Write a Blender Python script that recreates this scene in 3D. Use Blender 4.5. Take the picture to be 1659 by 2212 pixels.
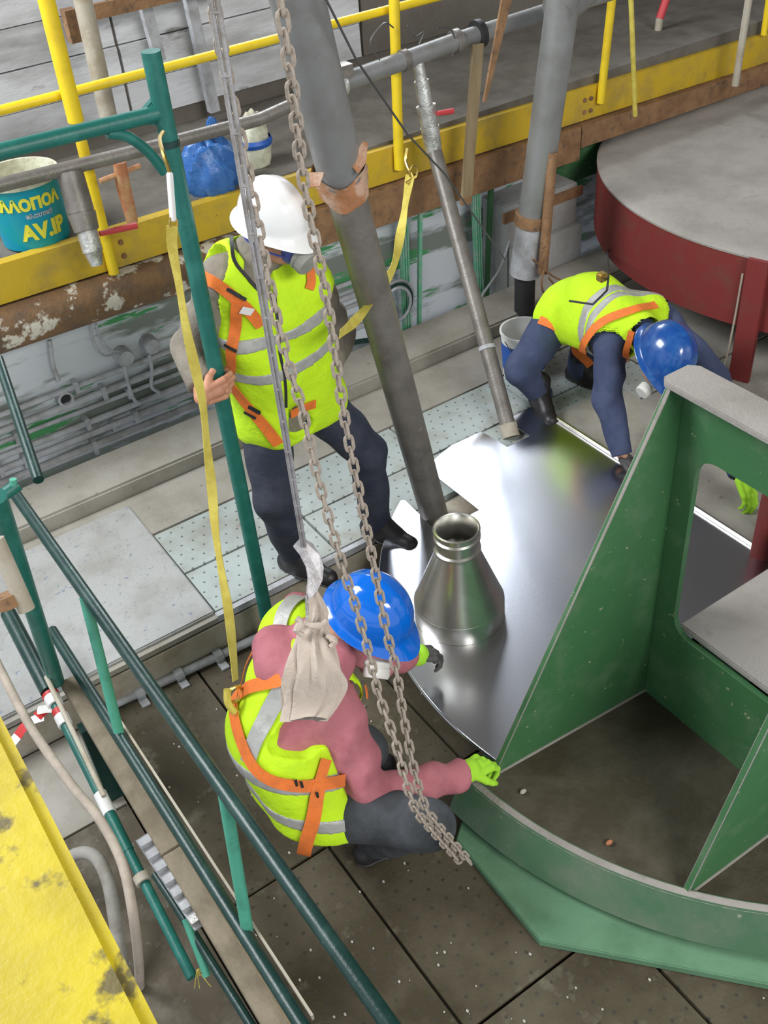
import bpy, math, random
import numpy as np
from mathutils import Vector, Matrix
random.seed(7); rng = np.random.RandomState(5)
C = bpy.context.scene.collection
for o in list(bpy.data.objects): bpy.data.objects.remove(o)

# ------------------------------------------------------------------ camera
CH = 3.1
RM = np.array([[0.82255668, -0.5640593, -0.0725309], [-0.40644945, -0.49399184, -0.76857236], [0.39776059, 0.66167448, -0.63563009]])
FPX = 2236.37
cam_d = bpy.data.cameras.new('camera'); cam = bpy.data.objects.new('camera', cam_d); C.objects.link(cam)
Rt = RM.T
m = Matrix(((Rt[0][0], -Rt[0][1], -Rt[0][2], 0), (Rt[1][0], -Rt[1][1], -Rt[1][2], 0), (Rt[2][0], -Rt[2][1], -Rt[2][2], CH), (0, 0, 0, 1)))
cam.matrix_world = m
cam_d.sensor_fit = 'VERTICAL'; cam_d.sensor_height = 24.0; cam_d.lens = FPX * 24.0 / 2212.0
cam_d.clip_start = 0.05; cam_d.clip_end = 100
bpy.context.scene.camera = cam

# ------------------------------------------------------------------ world, daylight, exposure
sc = bpy.context.scene
w = bpy.data.worlds.new('overcast'); sc.world = w; w.use_nodes = True
bg = w.node_tree.nodes['Background']; bg.inputs[0].default_value = (0.84, 0.90, 1.0, 1); bg.inputs[1].default_value = 0.70
def area(name, loc, target, sx, sy, power, col):
    l = bpy.data.lights.new(name, 'AREA'); l.shape = 'RECTANGLE'; l.size = sx; l.size_y = sy; l.energy = power; l.color = col
    o = bpy.data.objects.new(name, l); C.objects.link(o); o.location = loc
    o.rotation_euler = (Vector(target) - Vector(loc)).to_track_quat('-Z', 'Y').to_euler(); return o
area('daylight_opening', (5.3, 8.6, 5.0), (2.4, 2.9, 0.3), 1.9, 1.1, 235, (0.88, 0.94, 1.0))
area('daylight_left', (-2.2, 5.2, 5.6), (1.0, 3.6, 0.8), 3.0, 2.2, 380, (0.95, 0.98, 1.0))
area('daylight_front', (1.6, -4.6, 5.6), (1.6, 2.4, 0.3), 4.0, 1.6, 330, (1.0, 0.98, 0.93))
sc.view_settings.view_transform = 'Standard'; sc.view_settings.look = 'None'
sc.view_settings.gamma = 1.0; sc.view_settings.use_curve_mapping = False
sc.view_settings.exposure = 0.42

# ------------------------------------------------------------------ survey helpers: a pixel of the photograph -> a point of the place
def ray(px, py): return Rt @ np.array([px - 829.5, py - 1106, FPX])
CO = np.array([0, 0, CH])
def pz(px, py, z=0.0): r = ray(px, py); return CO + r * (z - CH) / r[2]
def pY(px, py, y): r = ray(px, py); return CO + r * y / r[1]
def pX(px, py, x): r = ray(px, py); return CO + r * x / r[0]
def pd(px, py, d): r = ray(px, py); return CO + r / np.linalg.norm(r) * d
V = lambda *a: np.array(a, float)
def nrm(v): v = np.array(v, float); return v / (np.linalg.norm(v) + 1e-12)

# ------------------------------------------------------------------ materials
def mat(name, col, rough=0.6, metal=0.0, col2=None, scale=6, thr=(0.45, 0.6), bump=0.0, bscale=60, col3=None, scale3=30, thr3=(0.6, 0.68), dots=None, coat=0.0, detail=5, rough2=None, aniso=(1, 1, 1)):
    M = bpy.data.materials.new(name); M.use_nodes = True; nt = M.node_tree; N = nt.nodes; L = nt.links
    b = N['Principled BSDF']; b.inputs['Roughness'].default_value = rough; b.inputs['Metallic'].default_value = metal
    if coat: b.inputs['Coat Weight'].default_value = coat; b.inputs['Coat Roughness'].default_value = 0.08
    tc = N.new('ShaderNodeTexCoord'); mp = N.new('ShaderNodeMapping'); mp.inputs['Scale'].default_value = aniso
    L.new(tc.outputs['Object'], mp.inputs[0]); co = mp.outputs[0]
    def noise(s, d=5):
        n = N.new('ShaderNodeTexNoise'); n.inputs['Scale'].default_value = s; n.inputs['Detail'].default_value = d; n.inputs['Roughness'].default_value = 0.62
        L.new(co, n.inputs['Vector']); return n.outputs['Fac']
    def ramp(f, a, c):
        r = N.new('ShaderNodeMapRange'); r.inputs['From Min'].default_value = a; r.inputs['From Max'].default_value = c; r.clamp = True
        L.new(f, r.inputs['Value']); return r.outputs[0]
    def mix(f, c1, c2):
        x = N.new('ShaderNodeMix'); x.data_type = 'RGBA'; L.new(f, x.inputs[0])
        for i, c in ((6, c1), (7, c2)):
            if isinstance(c, tuple): x.inputs[i].default_value = (*c, 1)
            else: L.new(c, x.inputs[i])
        return x.outputs[2]
    cur = tuple(col)
    if col2:
        f = ramp(noise(scale, detail), *thr); cur = mix(f, cur, tuple(col2))
        if rough2 is not None:
            rr = N.new('ShaderNodeMapRange'); rr.inputs['To Min'].default_value = rough; rr.inputs['To Max'].default_value = rough2; L.new(f, rr.inputs[0]); L.new(rr.outputs[0], b.inputs['Roughness'])
    if col3: cur = mix(ramp(noise(scale3), *thr3), cur, tuple(col3))
    hgt = None
    if dots:
        sp, rad, dc = dots
        sx = N.new('ShaderNodeSeparateXYZ'); L.new(tc.outputs['Object'], sx.inputs[0])
        def mt(op, a, c=None):
            q = N.new('ShaderNodeMath'); q.operation = op
            for i, v in enumerate((a, c)):
                if v is None: continue
                if isinstance(v, (int, float)): q.inputs[i].default_value = v
                else: L.new(v, q.inputs[i])
            return q.outputs[0]
        u = mt('DIVIDE', sx.outputs[0], sp); v = mt('DIVIDE', sx.outputs[1], sp)
        row = mt('MULTIPLY', mt('FLOORED_MODULO', mt('FLOOR', v), 2.0), 0.5)
        fu = mt('SUBTRACT', mt('FRACT', mt('ADD', u, row)), 0.5); fv = mt('SUBTRACT', mt('FRACT', v), 0.5)
        dd = mt('SQRT', mt('ADD', mt('MULTIPLY', fu, fu), mt('MULTIPLY', fv, fv)))
        dm = N.new('ShaderNodeMapRange'); dm.inputs['From Min'].default_value = rad / sp; dm.inputs['From Max'].default_value = rad / sp * 1.5; dm.inputs['To Min'].default_value = 1; dm.inputs['To Max'].default_value = 0
        L.new(dd, dm.inputs[0]); cur = mix(dm.outputs[0], cur, dc)
        hgt = dm.outputs[0]
    if isinstance(cur, tuple): b.inputs['Base Color'].default_value = (*cur, 1)
    else: L.new(cur, b.inputs['Base Color'])
    if bump or hgt:
        bp = N.new('ShaderNodeBump'); bp.inputs['Strength'].default_value = bump or 0.3; bp.inputs['Distance'].default_value = 0.01
        L.new(noise(bscale, 4), bp.inputs['Height']); L.new(bp.outputs[0], b.inputs['Normal'])
    return M
M = {}
M['steel'] = mat('brushed_stainless', (0.68, 0.70, 0.77), 0.23, 1.0, (0.58, 0.57, 0.58), 1.2, (0.30, 0.8), detail=0)
M['polished'] = mat('polished_stainless', (0.84, 0.82, 0.77), 0.30, 1.0, (0.72, 0.69, 0.63), 5, bump=0.02, bscale=30)
M['green'] = mat('machine_green_paint', (0.045, 0.150, 0.055), 0.6, 0, (0.095, 0.19, 0.095), 7, (0.5, 0.75), 0.12, 120, (0.42, 0.42, 0.25), 42, (0.66, 0.72))
M['green_dusty'] = mat('dusty_green_paint', (0.06, 0.145, 0.075), 0.7, 0, (0.13, 0.17, 0.12), 5, (0.45, 0.75), 0.15, 90, (0.3, 0.3, 0.26), 30, (0.66, 0.75))
M['dust'] = mat('cement_dust', (0.33, 0.305, 0.28), 0.95, 0, (0.25, 0.23, 0.205), 4, (0.42, 0.7), 0.5, 90, (0.22, 0.21, 0.18), 9, (0.62, 0.75))
M['dirtplate'] = mat('dirty_brown_plate', (0.055, 0.045, 0.026), 0.75, 0, (0.105, 0.093, 0.066), 4, (0.42, 0.68), 0.3, 60)
M['red'] = mat('red_oxide_paint', (0.19, 0.024, 0.022), 0.65, 0, (0.15, 0.045, 0.032), 6, (0.5, 0.75), 0.15, 80, (0.42, 0.22, 0.18), 50, (0.7, 0.76))
M['scaf'] = mat('teal_scaffold_paint', (0.010, 0.125, 0.10), 0.42, 0, (0.025, 0.18, 0.145), 12, (0.5, 0.7), 0.1, 100, (0.25, 0.30, 0.27), 70, (0.72, 0.76))
M['scafd'] = mat('dark_green_scaffold_paint', (0.006, 0.035, 0.030), 0.35, 0, (0.02, 0.06, 0.05), 12, (0.5, 0.7), 0.1, 100, (0.2, 0.22, 0.2), 60, (0.7, 0.76))
M['scaflight'] = mat('faded_green_scaffold_paint', (0.08, 0.36, 0.25), 0.5, 0, (0.05, 0.24, 0.17), 12, (0.5, 0.7), 0.1, 100, (0.4, 0.42, 0.36), 60, (0.68, 0.74))
M['yel'] = mat('yellow_paint', (0.80, 0.58, 0.015), 0.45, 0, (0.66, 0.46, 0.02), 8, (0.5, 0.75), 0.1, 80)
M['yelbeam'] = mat('dirty_yellow_beam', (0.60, 0.40, 0.02), 0.55, 0, (0.38, 0.27, 0.06), 5, (0.45, 0.72), 0.2, 60, (0.16, 0.12, 0.05), 13, (0.66, 0.76))
M['yelnear'] = mat('worn_yellow_paint', (0.60, 0.48, 0.01), 0.5, 0, (0.46, 0.36, 0.015), 6, (0.42, 0.66), 0.15, 60, (0.14, 0.11, 0.03), 11, (0.56, 0.64))
M['rust'] = mat('rusty_steel', (0.22, 0.12, 0.06), 0.85, 0, (0.34, 0.19, 0.09), 9, (0.4, 0.7), 0.5, 50, (0.10, 0.07, 0.05), 20, (0.55, 0.7))
M['flake'] = mat('rust_with_flaking_white', (0.20, 0.11, 0.05), 0.85, 0, (0.10, 0.07, 0.05), 9, (0.4, 0.7), 0.6, 40, (0.62, 0.58, 0.50), 7, (0.55, 0.6))
M['concrete'] = mat('concrete', (0.36, 0.34, 0.30), 0.9, 0, (0.26, 0.24, 0.20), 4, (0.4, 0.7), 0.35, 60, (0.18, 0.16, 0.13), 18, (0.66, 0.75))
M['slab'] = mat('speckled_grey_slab', (0.39, 0.395, 0.39), 0.85, 0, (0.29, 0.28, 0.26), 3, (0.45, 0.7), 0.35, 70, (0.20, 0.24, 0.31), 48, (0.62, 0.67))
M['plate'] = mat('pale_studded_plate', (0.40, 0.455, 0.445), 0.6, 0, (0.29, 0.28, 0.24), 4, (0.46, 0.72), 0.12, 60, (0.24, 0.21, 0.16), 16, (0.66, 0.76), dots=(0.058, 0.0045, (0.13, 0.14, 0.14)))
M['plated'] = mat('muddy_studded_plate', (0.092, 0.076, 0.047), 0.75, 0, (0.045, 0.034, 0.015), 2.0, (0.42, 0.58), 0.3, 60, (0.17, 0.155, 0.11), 8, (0.58, 0.78), dots=(0.062, 0.005, (0.045, 0.038, 0.028)))
M['mud'] = mat('dark_mud_floor', (0.07, 0.055, 0.035), 0.85, 0, (0.15, 0.13, 0.10), 4, (0.5, 0.7), 0.6, 30, (0.24, 0.22, 0.18), 12, (0.62, 0.72))
M['green_lit'] = mat('lit_dusty_green_paint', (0.13, 0.27, 0.16), 0.65, 0, (0.09, 0.20, 0.11), 5, (0.45, 0.7), 0.15, 90, (0.3, 0.3, 0.26), 30, (0.68, 0.76))  # base plate green lightened, painting in the light its top catches
M['wall'] = mat('peeling_white_wall_shaded', (0.60, 0.63, 0.68), 0.9, 0, (0.20, 0.225, 0.20), 2.2, (0.48, 0.56), 0.3, 30, (0.07, 0.30, 0.11), 3.4, (0.575, 0.61), aniso=(0.45, 1, 2.4))  # dark streaks paint in the shade between conduits along with dirt
M['walld'] = mat('dusty_brown_wall', (0.17, 0.155, 0.13), 0.9, 0, (0.15, 0.13, 0.11), 5, (0.4, 0.7), 0.3, 40)
M['sheet'] = mat('pale_weathered_sheet', (0.72, 0.73, 0.76), 0.8, 0, (0.38, 0.38, 0.38), 3, (0.42, 0.66), 0.3, 30, (0.20, 0.20, 0.19), 7, (0.62, 0.72), aniso=(0.4, 1, 1.5))
M['greyw'] = mat('grey_walkway', (0.16, 0.145, 0.125), 0.85, 0, (0.095, 0.085, 0.07), 5, (0.4, 0.7), 0.3, 40)
M['conduit'] = mat('grey_conduit', (0.46, 0.47, 0.50), 0.6, 0, (0.28, 0.28, 0.28), 12, (0.4, 0.7), 0.2, 60)
M['pipe'] = mat('dusty_dark_pipe', (0.23, 0.21, 0.19), 0.42, 0.3, (0.15, 0.135, 0.12), 8, (0.4, 0.7), 0.2, 60, (0.38, 0.33, 0.28), 9, (0.62, 0.8))
M['pipel'] = mat('grey_duct', (0.27, 0.275, 0.275), 0.42, 0.3, (0.21, 0.205, 0.195), 6, (0.4, 0.7), 0.1, 60)
M['tape'] = mat('brown_parcel_tape', (0.42, 0.19, 0.09), 0.35, 0, (0.55, 0.36, 0.26), 14, (0.45, 0.6), 0.5, 40)
M['silver'] = mat('silver_coupling', (0.62, 0.62, 0.60), 0.4, 0.7, (0.35, 0.34, 0.32), 14, (0.45, 0.65), 0.5, 60)
M['redlever'] = mat('red_lever', (0.55, 0.05, 0.06), 0.5)
M['orangepipe'] = mat('rust_orange_valve', (0.45, 0.17, 0.08), 0.7, 0, (0.5, 0.3, 0.15), 12, bump=0.3)
M['beige'] = mat('beige_dusty_pipe', (0.42, 0.38, 0.31), 0.75, 0, (0.33, 0.28, 0.2), 9, (0.45, 0.65), 0.2, 60)
M['palegreen'] = mat('pale_green_strip', (0.16, 0.50, 0.30), 0.6, 0, (0.35, 0.5, 0.42), 20, (0.45, 0.65), 0.1, 60)
M['vest'] = mat('fluorescent_yellow_fabric', (0.56, 0.86, 0.01), 0.8, 0, (0.48, 0.76, 0.01), 9, (0.45, 0.7), 0.7, 22)
M['reflect'] = mat('reflective_grey_tape', (0.42, 0.42, 0.40), 0.45, 0.15, (0.35, 0.35, 0.33), 20, bump=0.2, bscale=60)
M['orange'] = mat('orange_webbing', (0.85, 0.20, 0.03), 0.7, 0, (0.70, 0.17, 0.03), 20, bump=0.3, bscale=220)
M['black'] = mat('black_rubber', (0.02, 0.02, 0.022), 0.6)
M['navy'] = mat('navy_trousers', (0.022, 0.028, 0.05), 0.85, 0, (0.035, 0.04, 0.06), 10, bump=0.4, bscale=40)
M['navy3'] = mat('dark_blue_overalls', (0.035, 0.05, 0.11), 0.85, 0, (0.05, 0.065, 0.13), 10, bump=0.4, bscale=40)
M['charcoal'] = mat('charcoal_trousers', (0.04, 0.045, 0.05), 0.85, 0, (0.06, 0.065, 0.075), 10, bump=0.4, bscale=40)
M['khaki'] = mat('khaki_work_jacket', (0.24, 0.21, 0.17), 0.85, 0, (0.19, 0.165, 0.13), 10, bump=0.5, bscale=35)
M['pink'] = mat('dusty_pink_hoodie', (0.49, 0.17, 0.20), 0.9, 0, (0.41, 0.13, 0.16), 8, bump=0.35, bscale=45)
M['skin'] = mat('skin', (0.55, 0.27, 0.17), 0.6, 0, (0.48, 0.22, 0.13), 20)
M['hair'] = mat('dark_hair', (0.02, 0.015, 0.012), 0.7)
M['hblue'] = mat('blue_helmet_plastic', (0.0, 0.13, 0.62), 0.16, 0, coat=0.6)
M['hblue3'] = mat('deep_blue_helmet_plastic', (0.008, 0.07, 0.30), 0.22, 0, (0.02, 0.1, 0.33), 18, coat=0.5)
M['hwhite'] = mat('white_helmet_plastic', (0.86, 0.86, 0.85), 0.22, 0, coat=0.5)
M['glove'] = mat('lime_glove_knit', (0.42, 0.82, 0.04), 0.85, bump=0.4, bscale=200)
M['glovegrey'] = mat('grey_glove_palm', (0.10, 0.10, 0.10), 0.8, 0, (0.05, 0.05, 0.05), 20, bump=0.3)
M['mask'] = mat('grey_respirator_filter', (0.33, 0.33, 0.29), 0.6, 0, (0.27, 0.27, 0.23), 20)
M['maskw'] = mat('white_respirator_filter', (0.62, 0.60, 0.56), 0.5)
M['goggle'] = mat('blue_goggle_strap', (0.06, 0.08, 0.3), 0.4)
M['boot'] = mat('black_leather_boot', (0.018, 0.016, 0.018), 0.45, bump=0.2)
M['chain'] = mat('rusty_chain_steel', (0.34, 0.29, 0.24), 0.7, 0.1, (0.42, 0.35, 0.29), 40, (0.4, 0.7), 0.3, 120)
M['rag'] = mat('dirty_cotton_rag', (0.50, 0.43, 0.37), 0.95, 0, (0.48, 0.40, 0.34), 11, (0.45, 0.65), 0.6, 40, (0.18, 0.14, 0.11), 17, (0.66, 0.72))
M['hook'] = mat('grey_hook_plate', (0.42, 0.41, 0.43), 0.45, 0.4, (0.30, 0.28, 0.28), 20, (0.45, 0.65), 0.2, 80)
M['strap'] = mat('yellow_lanyard_webbing', (0.62, 0.52, 0.10), 0.75, 0, (0.50, 0.40, 0.06), 14, bump=0.3, bscale=220)
M['brass'] = mat('brass_plated_steel', (0.62, 0.45, 0.13), 0.3, 0.9)
M['white'] = mat('white_plastic', (0.80, 0.80, 0.78), 0.5)
M['cream'] = mat('cream_sacking', (0.66, 0.66, 0.52), 0.85, 0, (0.5, 0.48, 0.36), 12, bump=0.5, bscale=30)
M['bluebag'] = mat('blue_plastic_bag', (0.03, 0.13, 0.42), 0.35, 0, (0.05, 0.17, 0.47), 20, bump=0.8, bscale=18)
M['blueband'] = mat('blue_band', (0.02, 0.10, 0.42), 0.5)
M['teal'] = mat('teal_bucket_print', (0.0, 0.32, 0.27), 0.4, 0, (0.0, 0.28, 0.42), 3.5, (0.42, 0.62))
M['yeltext'] = mat('yellow_print', (0.78, 0.72, 0.06), 0.5)
M['redtape'] = mat('red_barrier_tape', (0.55, 0.03, 0.03), 0.5)
M['hose'] = mat('dusty_beige_hose', (0.40, 0.34, 0.28), 0.8, 0, (0.33, 0.28, 0.23), 14, bump=0.2)
M['hoseg'] = mat('grey_hose', (0.30, 0.29, 0.26), 0.8, 0, (0.24, 0.22, 0.19), 14, bump=0.2)
M['plank'] = mat('muddy_scaffold_deck', (0.25, 0.21, 0.15), 0.85, 0, (0.17, 0.14, 0.095), 8, (0.42, 0.65), 0.35, 60)
M['wood'] = mat('raw_timber_batten', (0.32, 0.24, 0.14), 0.85, 0, (0.24, 0.18, 0.1), 8, (0.42, 0.65), 0.3, 60, aniso=(4, 4, 0.4))
M['wire'] = mat('steel_wire', (0.12, 0.12, 0.12), 0.5, 0.6)
M['debris'] = mat('mortar_crumbs', (0.45, 0.42, 0.38), 0.9)

# ------------------------------------------------------------------ mesh helpers
class MB:
    def __init__(s): s.v = []; s.f = []; s.n = 0
    def add(s, v, f):
        s.v.append(np.asarray(v, float).reshape(-1, 3)); s.f += [tuple(i + s.n for i in q) for q in f]; s.n += len(s.v[-1]); return s
    def box(s, lo, hi):
        x0, y0, z0 = lo; x1, y1, z1 = hi
        return s.add([(x0,y0,z0),(x1,y0,z0),(x1,y1,z0),(x0,y1,z0),(x0,y0,z1),(x1,y0,z1),(x1,y1,z1),(x0,y1,z1)],
                     [(0,3,2,1),(4,5,6,7),(0,1,5,4),(1,2,6,5),(2,3,7,6),(3,0,4,7)])
    def bar(s, a, b, wd, th, up=(0, 0, 1)):
        a = V(*a); b = V(*b); d = nrm(b - a); x = np.cross(d, up); x = nrm(x) if np.linalg.norm(x) > 1e-6 else V(1, 0, 0); y = np.cross(x, d)
        c = [p + x * wd / 2 * i + y * th / 2 * j for p in (a, b) for i, j in ((-1,-1),(1,-1),(1,1),(-1,1))]
        return s.add(c, [(0,1,2,3),(7,6,5,4),(0,4,5,1),(1,5,6,2),(2,6,7,3),(3,7,4,0)])
    def tube(s, pts, r, seg=12, caps=True, hollow=0):
        P = [V(*p) for p in pts]; n = len(P); rr = r if hasattr(r, '__len__') else [r] * n
        T = [nrm(P[min(i + 1, n - 1)] - P[max(i - 1, 0)]) for i in range(n)]
        u = np.cross(T[0], V(0.3, 0.2, 1)); u = nrm(u); vs = []
        for i in range(n):
            u = nrm(u - T[i] * (u @ T[i])); w_ = np.cross(T[i], u)
            for k in range(seg):
                a = 2 * math.pi * k / seg; vs.append(P[i] + (u * math.cos(a) + w_ * math.sin(a)) * rr[i])
        f = [(i*seg+k, i*seg+(k+1)%seg, (i+1)*seg+(k+1)%seg, (i+1)*seg+k) for i in range(n-1) for k in range(seg)]
        if caps: f += [tuple(reversed(range(seg))), tuple(range((n-1)*seg, n*seg))]
        return s.add(vs, f)
    def lathe(s, prof, c, axis=(0, 0, 1), seg=40, caps=False, a0=0, a1=2*math.pi):
        ax = nrm(axis); u = nrm(np.cross(ax, V(0.31, 0.95, 0.02) if abs(ax[1]) < .9 else V(1, 0, 0))); w_ = np.cross(ax, u)
        if abs(ax[2]) > .999: u = V(1, 0, 0); w_ = V(0, 1, 0) * np.sign(ax[2])
        full = abs(a1 - a0 - 2*math.pi) < 1e-6; ns = seg if full else seg + 1; vs = []
        for r, h in prof:
            for k in range(ns):
                a = a0 + (a1 - a0) * k / seg; vs.append(V(*c) + ax * h + (u * math.cos(a) + w_ * math.sin(a)) * r)
        f = []
        for i in range(len(prof) - 1):
            for k in range(seg):
                k2 = (k + 1) % ns; f.append((i*ns+k, i*ns+k2, (i+1)*ns+k2, (i+1)*ns+k))
        if caps: f += [tuple(reversed(range(ns))), tuple(range((len(prof)-1)*ns, len(prof)*ns))]
        return s.add(vs, f)
    def prism(s, poly, off):
        n = len(poly); P = [V(*p) for p in poly]; o = V(*off)
        return s.add(P + [p + o for p in P], [tuple(reversed(range(n))), tuple(range(n, 2*n))] + [(i, (i+1)%n, n+(i+1)%n, n+i) for i in range(n)])
    def ribbon(s, pts, nrms, wd, th, tw=None):
        P = [V(*p) for p in pts]; n = len(P); vs = []
        for i in range(n):
            t = nrm(P[min(i+1, n-1)] - P[max(i-1, 0)]); nn = nrm(nrms[i]); x = nrm(np.cross(t, nn)); nn = np.cross(x, t)
            w2 = wd / 2
            vs += [P[i]-x*w2, P[i]+x*w2, P[i]+x*w2+nn*th, P[i]-x*w2+nn*th]
        f = [(0,1,2,3), tuple(4*(n-1)+k for k in (3,2,1,0))]
        for i in range(n-1):
            for k in range(4): f.append((4*i+k, 4*(i+1)+k, 4*(i+1)+(k+1)%4, 4*i+(k+1)%4))
        return s.add(vs, f)
    def sphere(s, c, r, sc_=(1, 1, 1), seg=14, rings=8, Rm=None):
        vs = []; R_ = np.eye(3) if Rm is None else Rm
        for i in range(rings + 1):
            th = math.pi * i / rings
            for k in range(seg):
                a = 2*math.pi*k/seg; vs.append(V(*c) + R_ @ (V(math.sin(th)*math.cos(a)*sc_[0], math.sin(th)*math.sin(a)*sc_[1], math.cos(th)*sc_[2]) * r))
        return s.add(vs, [(i*seg+k, (i+1)*seg+k, (i+1)*seg+(k+1)%seg, i*seg+(k+1)%seg) for i in range(rings) for k in range(seg)])
    def build(s, name, m_, parent=None, smooth=True, bevel=0, fixn=True):
        v = np.concatenate(s.v); me = bpy.data.meshes.new(name); me.from_pydata(v.tolist(), [], s.f); me.materials.append(M[m_] if isinstance(m_, str) else m_)
        if fixn:
            import bmesh
            bm = bmesh.new(); bm.from_mesh(me); bmesh.ops.remove_doubles(bm, verts=bm.verts, dist=1e-6); bmesh.ops.recalc_face_normals(bm, faces=bm.faces)
            if bevel: bmesh.ops.bevel(bm, geom=[e for e in bm.edges if len(e.link_faces) == 2 and e.calc_face_angle(0) > 0.9], offset=bevel, segments=2, affect='EDGES', clamp_overlap=True)
            bm.to_mesh(me); bm.free()
        if smooth:
            me.polygons.foreach_set('use_smooth', [True]*len(me.polygons)); me.set_sharp_from_angle(angle=0.7)
        o = bpy.data.objects.new(name, me); C.objects.link(o)
        if parent: par(o, parent)
        return o
bpy.types.Object  # noqa
def root(o):
    l = V(*o.location)
    while o.parent: o = o.parent; l = l + V(*o.location)
    return o
def par(o, p):
    # meshes are written in world coordinates; only top-level empties are moved
    off = Vector((0, 0, 0)); q = p
    while q:
        if q.parent is None: off = Vector(q.location)
        q = q.parent
    o.parent = p
    if p.parent is None: o.matrix_parent_inverse = Matrix.Translation(-off)
def tag(o, label, cat, group=None, kind=None):
    if label: o['label'] = label
    if cat: o['category'] = cat
    if group: o['group'] = group
    if kind: o['kind'] = kind
    return o
def thing(name, loc, label, cat, group=None):
    o = bpy.data.objects.new(name, None); C.objects.link(o); o.location = [float(t) for t in loc]; o.empty_display_size = 0.1
    return tag(o, label, cat, group)
def struct(o): o['kind'] = 'structure'; return o
def lerp(a, b, t): return a + (b - a) * t
def spline(pts, n):
    P = np.array(pts, float); d = np.r_[0, np.cumsum(np.linalg.norm(np.diff(P, axis=0), axis=1))]; out = []
    Q = np.vstack([2*P[0]-P[1], P, 2*P[-1]-P[-2]])
    for s_ in np.linspace(0, d[-1], n):
        i = min(np.searchsorted(d, s_, side='right') - 1, len(P) - 2); t = (s_ - d[i]) / (d[i+1] - d[i])
        a, b, c, e = Q[i:i+4]
        out.append(0.5*((2*b) + (c-a)*t + (2*a-5*b+4*c-e)*t*t + (3*b-a-3*c+e)*t**3))
    return np.array(out)
exec_parts = []
# ================================================================== SETTING
struct(MB().box((-7, -6, 7.1), (12, 9.5, 7.3)).build('ceiling', 'greyw', smooth=False))
struct(MB().box((9.2, -6, -.7), (9.4, 9.5, 7.3)).build('wall_right', 'greyw', smooth=False))
fl = MB().box((-3, 3.10, -0.7), (7.5, 4.12, -0.03)).build('floor', 'concrete', smooth=False); struct(fl)
# pale studded plates of the raised strip (each plate a piece)
def plates(xs, ys, z, th, mk, parent, gap=0.006, bevel=0.003, skip=None):
    for j in range(len(ys) - 1):
        for i in range(len(xs) - 1):
            if skip and skip((xs[i]+xs[i+1])/2, (ys[j]+ys[j+1])/2): continue
            dz = rng.uniform(-.002, .002)
            MB().box((xs[i]+gap, ys[j]+gap, z-th+dz), (xs[i+1]-gap, ys[j+1]-gap, z+dz)).build('floor_plate', mk, parent, smooth=False)
plates([0.995, 1.62, 2.35, 3.05, 3.75], [3.135, 3.44, 3.78], 0.0, 0.035, 'plate', fl)
plates([3.05, 3.9, 4.8, 5.8], [1.0, 2.0, 3.135], -0.002, 0.035, 'concrete', fl)
plates([3.75, 4.6, 5.6], [3.135, 3.78], 0.0, 0.035, 'concrete', fl)
MB().box((-3, 3.10, -0.035), (0.99, 3.13, -0.004)).build('edge_strip', 'concrete', fl, smooth=False)
MB().box((0.99, 3.10, -0.035), (2.1, 3.128, 0.004)).build('edge_strip', 'conduit', fl, smooth=False)
# grey concrete cover slab at the left
a, b, c_, d_ = pz(54, 1190, .012), pz(277, 1090, .012), pz(463, 1321, .012), pz(197, 1470, .012)
e_ = V(-1.2, a[1], .012); g_ = V(-1.2, c_[1], .012)
MB().prism([e_, V(b[0], b[1], .012), V(c_[0], c_[1], .012), g_], (0, 0, -.06)).build('cover_slab', 'slab', fl, smooth=False, bevel=.006)
MB().box((-3, 3.79, -.03), (6.5, 4.12, 0.0)).build('concrete_strip', 'concrete', fl, smooth=False)
kb = struct(MB().box((-3, 4.13, -.4), (7.5, 4.44, .085)).build('trim_1', 'concrete', smooth=False, bevel=.012)); kb['label'] = 'low concrete kerb along the conduit wall'
# lower pit floor with muddy studded plates
lf = struct(MB().box((-3.0, -1.2, -.5), (7.5, 3.10, -.235)).build('floor_pit', 'dirtplate', smooth=False)); lf.name = 'floor'
jx = pz(740, 1870, -.2)[0]; jx2 = pz(455, 1500, -.2)[0]
plates([-2.2, -1.1, 0.32, jx, 1.45, 2.4, 3.2], [-.9, 0.25, 1.18, 2.0, 3.085], -.2, .035, 'plated', lf, skip=lambda x, y: x < .32)
plates([-2.2, -1.1, 0.32], [2.62, 3.085], -.2, .035, 'concrete', lf); plates([-2.2, -1.1, 0.32], [-.9, 0.25, 1.5, 2.62], -.2, .035, 'mud', lf)
sf = MB().box((-3, 3.09, -.2), (2.3, 3.10, -.036)).build('step_face', 'beige', fl, smooth=False)
# crumbs on the pit floor
cr = MB()
for i in range(170):
    p = V(rng.uniform(.4, 2.0), rng.uniform(.6, 2.9), -.197); cr.sphere(p, rng.uniform(.002, .0055), (1, 1.4, .6), 5, 3)
tag(cr.build('mortar_crumbs', 'debris', smooth=False), 'pale mortar crumbs scattered over the muddy studded floor', 'debris', kind='stuff')
MB().box((1.9, 2.86, -.1), (2.55, 3.098, -.002)).build('floor_patch', 'beige', fl, smooth=False)
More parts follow.
